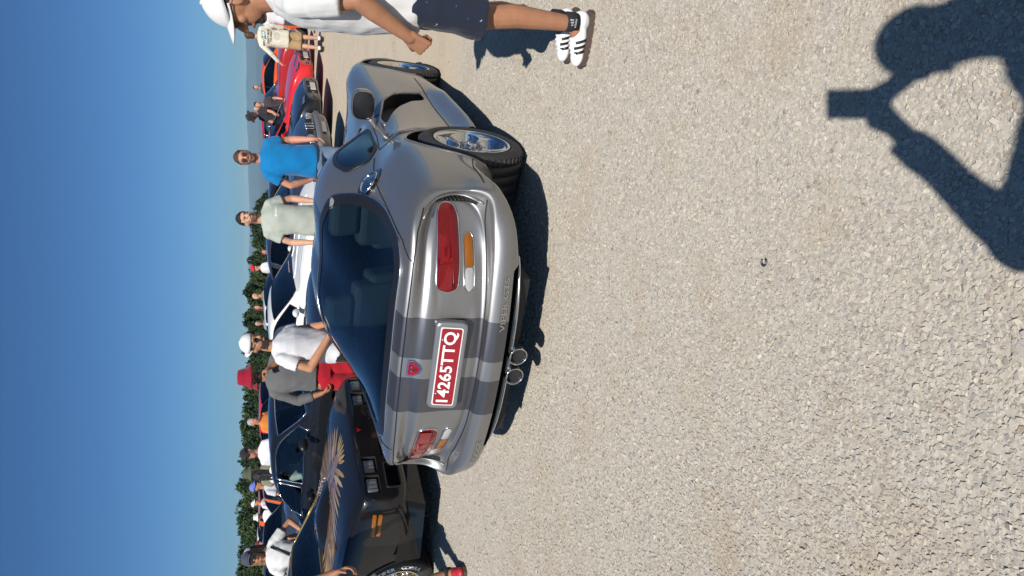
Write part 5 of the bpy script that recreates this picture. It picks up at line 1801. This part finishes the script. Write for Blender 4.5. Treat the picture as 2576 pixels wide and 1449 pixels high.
vs, fs = sf.text(_frt, 'BOARD', (.075, 1.325), .036, (1, 0), (0, 1), .003, .0006)
mobj('chest_print', vs, fs, M_WHITE, child_of(sg, 'shirt'), False)
ph = thing('phone', 'black phone held low by the man in sage green', 'phone', (.84 - .31, 9.15 - .24, .86), R(20))
mb = MB(); mb.box((0, 0, .0), (.075, .010, .15), 0, Matrix.Rotation(R(60), 3, 'X')); mb.build('phone_case', M_GLOSSBLACK, ph, False)
mb = MB(); mb.box(Matrix.Rotation(R(60), 3, 'X') @ Vector((0, -.0056, 0)), (.068, .001, .142), 0, Matrix.Rotation(R(60), 3, 'X')); mb.build('phone_screen', pmat('screen_dark', (.01, .012, .016), rough=.06, coat=1), ph, False)

person('man in white t-shirt with white cap worn backwards', (-.55, 6.92), R(50), H=1.70, sk='tan', shirt='white_tee', shirt_col=(.60, .60, .62), lower='shorts', lower_col=(.015, .015, .017), hair='black', gear='cap', gearback=True, nod=R(10), yaw=R(-10),
       arms={1: A((.245, .0, 1.15), (.06, -.24, 1.0)), -1: A((-.262, .04, 1.15), (-.06, -.22, .98))}, beard='black', vox=.010, fat=1.02, lean=R(3), curl=.8, shades=True)
person('man in red bucket hat, grey t-shirt and red shorts', (-.97, 8.25), R(12), H=1.74, sk='brown', shirt='grey', shirt_col=(.115, .115, .118), lower='shorts', lower_col=(.34, .009, .020), hair='black', gear='bucket', gear_col=(.25, .006, .025), fat=1.0,
       arms={1: A((.27, -.10, 1.16), (.075, -.20, 1.46)), -1: A((-.285, .05, 1.14), (-.215, -.05, .89))}, beard='black', sleeve=1.62, curl=.7, hem=.955)
wm, wb, wH, wU = person('woman in navy cap and white t-shirt with black shoulder strap', (-3.33, 9.33), R(20), H=1.72, sk='tan', shirt='white_tee2', shirt_col=(.60, .60, .60), lower='jeans', lower_col=(.10, .11, .13), hair='light', longhair=.24, gear='cap', gear_col=(.045, .055, .085), female=True,
       arms={1: A((.40, .02, 1.20), (.23, -.10, 1.02)), -1: A((-.30, .06, 1.18), (-.30, .0, .93))}, shades=True, yaw=R(-12), fat=.98)
sfw = surf_of(child_of(wm, 'shirt'))
mb = MB(); mb.tube([sfw.hit(_frt, a, b, .006)[0] for a, b in ((.10, 1.43), (.06, 1.36), (0, 1.25), (-.06, 1.13), (-.12, 1.0), (-.15, .93))], .016, 6); mb.build('shoulder_strap', M_BLACK, wm)
person('dark haired woman in lavender cap behind the navy cap', (-3.50, 9.92), R(-30), H=1.70, sk='tan', shirt='black_top', shirt_col=(.02, .02, .025), lower='jeans', lower_col=(.05, .05, .06), hair='black', longhair=.2, gear='cap', gear_col=(.42, .42, .55), female=True,
       arms={-1: A((-.35, -.12, 1.35), (-.55, -.22, 1.45))})
person('man in white t-shirt with black cap beside the orange hardtop', (-2.82, 12.9), R(-25), H=1.80, sk='ruddy', shirt='white_tee', shirt_col=(.60, .60, .62), lower='jeans', lower_col=(.05, .05, .06), hair='black', gear='cap', gear_col=(.02, .02, .022), shades=True, vox=.014,
       arms={1: A((.27, -.05, 1.18), (.12, -.22, 1.12))})
person('woman with dark ponytail and white shirt seen from behind', (-3.05, 12.35), R(150), H=1.62, sk='tan', shirt='white_tee', shirt_col=(.60, .60, .62), lower='jeans', lower_col=(.08, .09, .12), hair='black', longhair=.30, female=True, vox=.014, back=True)
person('person in olive green hat behind the dark ponytail', (-3.5, 14.3), R(20), H=1.77, sk='tan', shirt='khaki', shirt_col=(.20, .19, .13), lower='jeans', lower_col=(.05, .05, .06), hair='black', gear='bucket', gear_col=(.07, .08, .055), vox=.016)
person('man in blue and white cap behind the black classic coupe', (-3.95, 15.0), R(60), H=1.66, sk='tan', shirt='stripe', shirt_col=(.5, .5, .55), lower='jeans', lower_col=(.05, .05, .06), hair='brown', gear='cap', gear_col=(.12, .16, .48), vox=.016)
person('grey haired man in orange shirt standing by the orange hardtop', (-3.05, 17.0), R(35), H=1.74, sk='ruddy', shirt='orange', shirt_col=(.62, .20, .035), lower='jeans', lower_col=(.05, .06, .08), hair='grey', vox=.016, fat=1.15, nod=R(12), lean=R(6))
for (x, y, lab, kw) in (
    (-6.45, 22.6, 'man in white cap next to a white bucket hat in the back row', dict(gear='cap', shirt='white_tee', shirt_col=(.60, .60, .62), H=1.66, rz=R(70))),
    (-6.95, 22.9, 'man in white bucket hat in the back row below the trees', dict(gear='bucket', shirt='white_tee', shirt_col=(.60, .60, .62), H=1.60, rz=R(-20))),
    (-8.0, 23.6, 'person in maroon top and maroon cap by the trees', dict(gear='cap', gear_col=(.16, .02, .03), shirt='maroon', shirt_col=(.16, .015, .03), H=1.55, rz=R(40))),
    (-3.3, 25.2, 'person in dark red hat behind the small red car', dict(gear='bucket', gear_col=(.22, .02, .03), shirt='dark', shirt_col=(.05, .04, .05), H=1.62, rz=R(30))),
    (.60, 22.5, 'man in red cap and white shirt beyond the white cars', dict(gear='cap', gear_col=(.60, .015, .02), shirt='white_tee', shirt_col=(.60, .60, .62), H=1.68, rz=R(-60), shades=True)),
    (-.24, 22.6, 'bald man in olive shirt beyond the white cars', dict(shirt='olive', shirt_col=(.16, .15, .11), H=1.66, rz=R(-50), hair=None)),
    (-.60, 22.9, 'woman with long brown hair next to the bald man', dict(shirt='dark', shirt_col=(.04, .03, .035), H=1.62, rz=R(30), hair='brown', longhair=.22, female=True)),
    (-1.12, 23.8, 'white haired person beyond the white coupe', dict(shirt='blue_grey', shirt_col=(.2, .22, .28), H=1.56, rz=R(10), hair='grey')),
    (1.02, 21.4, 'child in white shirt beside the dark blue coupe', dict(shirt='white_tee', shirt_col=(.60, .60, .62), H=1.42, rz=R(30), hair='brown')),
    (7.5, 28.2, 'person with brown hair just above the orange coupe roof', dict(shirt='dark', shirt_col=(.04, .03, .035), H=1.64, rz=R(10), hair='brown')),
    (6.6, 27.8, 'man with shaved head just above the orange coupe roof', dict(shirt='grey', shirt_col=(.115, .115, .118), H=1.62, rz=R(10), hair=None)),
    (5.10, 20.98, 'dark haired person close behind the man in black hat', dict(shirt='dark', shirt_col=(.04, .03, .035), H=1.60, rz=R(-30), hair='black')),
    (7.10, 19.6, 'person in white top and dark grey trousers near the dark red classic', dict(shirt='white_tee', shirt_col=(.60, .60, .62), lower_col=(.06, .062, .07), H=1.70, rz=R(160), hair='black', back=True))):
    kw = dict(kw); rz = kw.pop('rz')
    person(lab, (x, y), rz, sk=random.choice(['tan', 'fair', 'ruddy']), lower='jeans', vox=.02, lower_col=kw.pop('lower_col', (.04, .045, .06)), **kw)
person('bearded man in black hat and black t-shirt leaning over the red hood', (4.88, 20.62), R(-62), H=1.80, sk='ruddy', shirt='black', shirt_col=(.025, .026, .03), lower='jeans', lower_col=(.16, .24, .36), hair='grey', gear='hat', gear_col=(.02, .02, .022), lean=R(16), nod=R(18), beard='grey', vox=.014, shades=True,
       arms={1: A((.22, -.18, 1.16), (.12, -.38, .98)), -1: A((-.24, -.12, 1.15), (-.15, -.34, .98))}, fat=1.1)
cm_, cb_, cH_, cU_ = person('man in cream long sleeved shirt with back print and tan shorts', (5.97, 17.9), R(176), H=1.80, sk='fair', shirt='cream', shirt_col=(.56, .52, .43), lower='shorts', lower_col=(.36, .24, .125), hair='brown', back=True, sleeve=1.93, fat=1.16, shortlen=.44, vox=.013,
       arms={1: A((.37, .02, 1.19), (.53, -.05, 1.0)), -1: A((-.285, .02, 1.14), (-.275, -.04, .90))}, feet={1: (.13, .05), -1: (-.12, -.04)}, hem=.80)
sfc = surf_of(child_of(cm_, 'shirt'))
_bk = lambda a, b: (Vector((a, 3, b)), Vector((0, -1, 0)))
g = sfc.patch(_bk, [(.075, 1.40), (-.13, 1.40), (-.13, 1.335), (.075, 1.30)], .004, 3); mobj('back_print', g[0], g[1], pmat('teal_print', (.07, .16, .17), rough=.8), child_of(cm_, 'shirt'))
for txt, c, sz, mt in (('MENT', (.135, 1.345), .06, M_DARKPRINT), ('In BERG', (-.03, 1.357), .062, M_WHITE), ("DON'T PROVE", (-.005, 1.255), .052, M_DARKPRINT), ('YOURSELF', (-.01, 1.195), .055, M_DARKPRINT)):
    vs, fs = sfc.text(_bk, txt, c, sz, (-1, 0), (0, 1), .007, .0012)
    mobj('back_print', vs, fs, mt, child_of(cm_, 'shirt'), False)
g = sfc.patch(_bk, round_poly([(.06, 1.14), (-.10, 1.14), (-.12, 1.03), (.02, .99), (.08, 1.05)], .35, 3), .004, 3); mobj('back_print', g[0], g[1], pmat('faint_print', (.42, .40, .36), rough=.8), child_of(cm_, 'shirt'))
# the man at the left edge: one arm, one red shoe and his shadow come into view
person('man with wristband and red shoes beside the golden bird car', (-2.66, 5.62), R(20), H=1.82, sk='brown', shirt='dark_tee', shirt_col=(.03, .03, .035), lower='shorts', lower_col=(.05, .05, .055), hair='black', arms={1: A((.35, -.02, 1.17), (.42, -.13, .96)), -1: A((-.25, .04, 1.14), (-.25, -.05, .88))},
       shoe='red', feet={1: (.30, -.10), -1: (-.10, .0)}, curl=.45, vox=.009)
# the photographer, standing behind the phone that takes the picture
person('photographer holding a phone up with both hands', (.075, -.43), R(180), H=1.76, sk='tan', shirt='navy_tee', shirt_col=(.04, .05, .09), lower='shorts', lower_col=(.1, .1, .1), hair='black', vox=.014, nod=R(22), gear='cap', gear_col=(.05, .05, .06),
       arms={1: A((.395, -.27, 1.22), (.125, -.375, 1.435)), -1: A((-.255, -.28, 1.22), (.01, -.38, 1.425))}, curl=.75, palm={1: Vector((-1, -.2, 0)), -1: Vector((1, -.2, 0))}, sleeve=1.9, fat=1.1)
pt = thing('camera_phone', 'dark phone held upright by the photographer', 'phone', (.01, -.022, 1.54), 0)
mb = MB(); mb.box((0, 0, 0), (.084, .011, .168), 0, Matrix.Rotation(-PITCH, 3, 'X')); mb.build('phone_case', M_GLOSSBLACK, pt, False)
# ------------------------------------------------------------------ trees and shrubs
def leaf_mat(name, c1, c2):
    m, nt, b = _new(name)
    at = N(nt, 'ShaderNodeAttribute'); at.attribute_name = 'tone'
    oi = N(nt, 'ShaderNodeObjectInfo')
    c = mixcol(nt, at.outputs['Fac'], c1, c2)
    hv = N(nt, 'ShaderNodeHueSaturation'); nt.links.new(c, hv.inputs['Color'])
    nt.links.new(mathn(nt, 'MULTIPLY_ADD', oi.outputs['Random'], .9, .6), hv.inputs['Value'])
    nt.links.new(mathn(nt, 'MULTIPLY_ADD', oi.outputs['Random'], -.035, .515), hv.inputs['Hue'])
    nt.links.new(hv.outputs[0], b.inputs['Base Color'])
    b.inputs['Roughness'].default_value = .75
    b.inputs['Specular IOR Level'].default_value = .2
    return m
M_PINE = leaf_mat('pine_foliage', (.018, .035, .014), (.055, .09, .035))
M_BROAD = leaf_mat('broadleaf_foliage', (.045, .085, .02), (.13, .19, .05))
M_BARK = pmat('bark', (.10, .075, .055), rough=.9, var=.4, vscale=20, bmp=.6, bscale=40)
def crown_mesh(seed, kind, n=2600):
    r = np.random.default_rng(seed)
    vs, fs, tone = [], [], []
    lob = [(r.uniform(.0, .95), r.uniform(0, 6.28), r.uniform(.5, 1.1)) for _ in range(46)]
    for i in range(n):
        t, a, q = lob[r.integers(len(lob))]
        if kind == 'pine':
            t = np.clip(t + r.normal(0, .035), 0, 1)
            rad = (.42 * (1 - t) ** .50 + .03) * q
            z = .10 + .90 * t
        else:
            rad = .46 * math.sqrt(max(0, 1 - (2 * t - 1) ** 2)) * q
            z = .12 + .86 * t
        rr = rad * r.uniform(.35, 1.0) ** .6
        a2 = a + r.normal(0, .28)
        c = np.array([rr * math.cos(a2), rr * math.sin(a2), z + r.normal(0, .02) - (.05 * rr if kind == 'pine' else 0)])
        s = r.uniform(.020, .046)
        d1 = r.normal(0, 1, 3); d1 /= np.linalg.norm(d1); d2 = np.cross(d1, r.normal(0, 1, 3)); d2 /= np.linalg.norm(d2)
        k = len(vs)
        vs += [c - d1 * s, c + d2 * s * .5, c + d1 * s, c - d2 * s * .5]
        fs.append((k, k + 1, k + 2, k + 3))
        tone += [float(np.clip(r.normal(.45, .28), 0, 1))] * 4
    me = bpy.data.meshes.new('crown'); me.from_pydata([tuple(v) for v in vs], [], fs)
    a = me.attributes.new('tone', 'FLOAT', 'POINT'); a.data.foreach_set('value', tone)
    me.materials.append(M_PINE if kind == 'pine' else M_BROAD)
    return me
def trunk_mesh(seed):
    r = np.random.default_rng(seed + 50)
    mb = MB()
    pts = [(0, 0, -.02)] + [(r.normal(0, .012), r.normal(0, .012), z) for z in (.2, .4, .6, .8)]
    mb.tube(pts, [.030, .026, .020, .013, .005], 7)
    for i in range(9):
        z = r.uniform(.2, .75); a = r.uniform(0, 6.28); l = .22 * (1 - z) + .05
        mb.tube([(0, 0, z), (l * math.cos(a), l * math.sin(a), z + .05)], [.008, .003], 5)
    o = mb.build('tmp', M_BARK); me = o.data; bpy.data.objects.remove(o); return me
PCR = [crown_mesh(i, 'pine') for i in range(6)]
BCR = [crown_mesh(20 + i, 'broad', 1700) for i in range(3)]
TRK = [trunk_mesh(i) for i in range(3)]
def gz(y): return -min(160, ((y - 34) / 60) ** 1.7 * 3.0) if y > 34 else 0.0
def tree(name, label, x, y, h, w, crown, i, group):
    t = thing(name, label, 'tree', (x, y, gz(y) - .05), random.uniform(0, 6.28), group)
    t.scale = (w, w, h)
    for nm_, me in (('trunk', TRK[i % 3]), ('crown', crown)):
        o = bpy.data.objects.new(nm_, me); COL.objects.link(o); o.parent = t
def top_at(u):
    """height of the skyline above the eye, as a slope, across the picture"""
    return float(np.interp(u, [-300, 0, 200, 450, 700, 850, 930, 985], [.026, .0215, .021, .0155, .0125, .006, -.001, -.010]))
for row, (Y0, step) in enumerate(((52, 1.15), (58, 1.1), (65, 1.15), (72, 1.3))):
    x = -31.0 - row * 3
    while True:
        Y = Y0 + random.uniform(-2, 2)
        u = 724.5 + 1787 * x / (Y * .94 + .5)
        if u > 975: break
        top = 1.6 + top_at(u) * Y + random.uniform(-.38, .14) - (.35 if row == 0 else 0) + (.22 if random.random() < .05 else 0)
        h = top - gz(Y)
        if h > .8:
            tree('pine_tree', 'dark green bushy pine in the tree line behind the cars', x, Y, h, h * random.uniform(.85, 1.15), PCR[random.randrange(6)], random.randrange(3), 'pines of the tree line')
        x += step * random.uniform(.7, 1.25)
for (u, Y, top) in ((438, 45, 1.45), (425, 46, 1.15), (352, 44, 1.15), (340, 47, 1.35), (120, 44, 1.2), (108, 46, 1.05), (60, 45, 1.5), (20, 44, 1.3), (905, 48, .3), (960, 50, .6), (1010, 52, .3)):
    x = (u - 724.5) / 1787 * (Y * .94 + .5)
    h = top - gz(Y)
    tree('leafy_shrub', 'lighter green leafy shrub in front of the tree line', x, Y, h, h * .95, BCR[random.randrange(3)], random.randrange(3), 'leafy shrubs before the tree line')
# a few blades of weed by the car's front wheel
for k, (x, y) in enumerate(((2.62, 7.35), (2.9, 7.9))):
    mb = MB()
    for i in range(26):
        a = random.uniform(0, 6.28); l = random.uniform(.05, .13); bx, by = random.gauss(0, .05), random.gauss(0, .05)
        d = (math.cos(a), math.sin(a)); w = .005
        mb.add([(bx - d[1] * w, by + d[0] * w, 0), (bx + d[1] * w, by - d[0] * w, 0), (bx + d[0] * l * .6, by + d[1] * l * .6, l)], [(0, 1, 2)])
    o = mb.build('weed_tuft', pmat('weed_green', (.09, .13, .04), rough=.8), None, False)
    o.location = (x, y, 0); setp(o, 'small tuft of green weeds on the packed earth', 'weed', 'weed tufts by the front wheel')
# bent metal clip lying on the gravel
mb = MB()
mb.tube([(.012 * math.cos(a), .012 * math.sin(a), .008) for a in np.linspace(R(40), R(330), 18)], .003, 8)
o = mb.build('metal_clip', pmat('dull_steel', (.12, .12, .13), rough=.5, metal=.8)); o.location = (.085, 1.93, .004)
setp(o, 'small grey metal ring clip lying on the gravel', 'clip')

# ------------------------------------------------------------------ far ridges and the air in front of them
M_HILL = pmat('hill_forest', (.055, .075, .05), rough=.95, var=.55, vscale=.004)
def ridge(name, Y, heights, base, label):
    xs = np.linspace(-9000, 16000, 220)
    hs = np.interp(xs, [h[0] for h in heights], [h[1] for h in heights])
    vs = []
    for j in range(7):
        t = j / 6
        for i, x in enumerate(xs):
            nz = noise.noise(Vector((x * .0016, j * 2.1, Y))) * .10 + noise.noise(Vector((x * .006, j * .7, Y))) * .035
            prof = math.sin(t * math.pi / 2) ** .8
            vs.append((x, Y - (1 - t) * 2600, base + (hs[i] - base) * max(0, prof + nz * (.25 + t))))
    n = len(xs)
    for i, x in enumerate(xs): vs.append((x, Y + 2500, base))
    fs = [(j * n + i, j * n + i + 1, (j + 1) * n + i + 1, (j + 1) * n + i) for j in range(7) for i in range(n - 1)]
    o = mobj(name, vs, fs, M_HILL, None, True); setp(o, label, None, None, 'structure')
ridge('hills', 9500, [(-9000, 40), (0, 55), (1500, 72), (2300, 96), (3000, 110), (3700, 104), (4600, 118), (16000, 120)], -165, 'far blue hills beyond the valley')
ridge('foothills', 6200, [(-9000, -90), (0, -70), (1200, -40), (2000, -15), (3000, -30), (16000, 0)], -165, 'nearer blue foothills in the valley')
def haze():
    m = bpy.data.materials.new('haze_air'); m.use_nodes = True
    nt = m.node_tree; nt.nodes.clear()
    out = nt.nodes.new('ShaderNodeOutputMaterial')
    v = nt.nodes.new('ShaderNodeVolumePrincipled')
    v.inputs['Color'].default_value = (.25, .55, 1.0, 1)
    v.inputs['Absorption Color'].default_value = (1, 1, 1, 1)
    v.inputs['Density'].default_value = HAZE
    v.inputs['Anisotropy'].default_value = 0.0
    nt.links.new(v.outputs[0], out.inputs['Volume'])
    vs = [(x, y, z) for x in (-15000, 17000) for y in (-15000, 14500) for z in (-175, 150)]
    o = mobj('haze', vs, [(0, 1, 3, 2), (4, 6, 7, 5), (0, 4, 5, 1), (2, 3, 7, 6), (0, 2, 6, 4), (1, 5, 7, 3)], m, None, False)
    setp(o, 'thin blue haze in the air over the valley', None, None, 'stuff')
HAZE = 1.1e-4
haze()
bpy.data.scenes.remove(WORKBENCH)
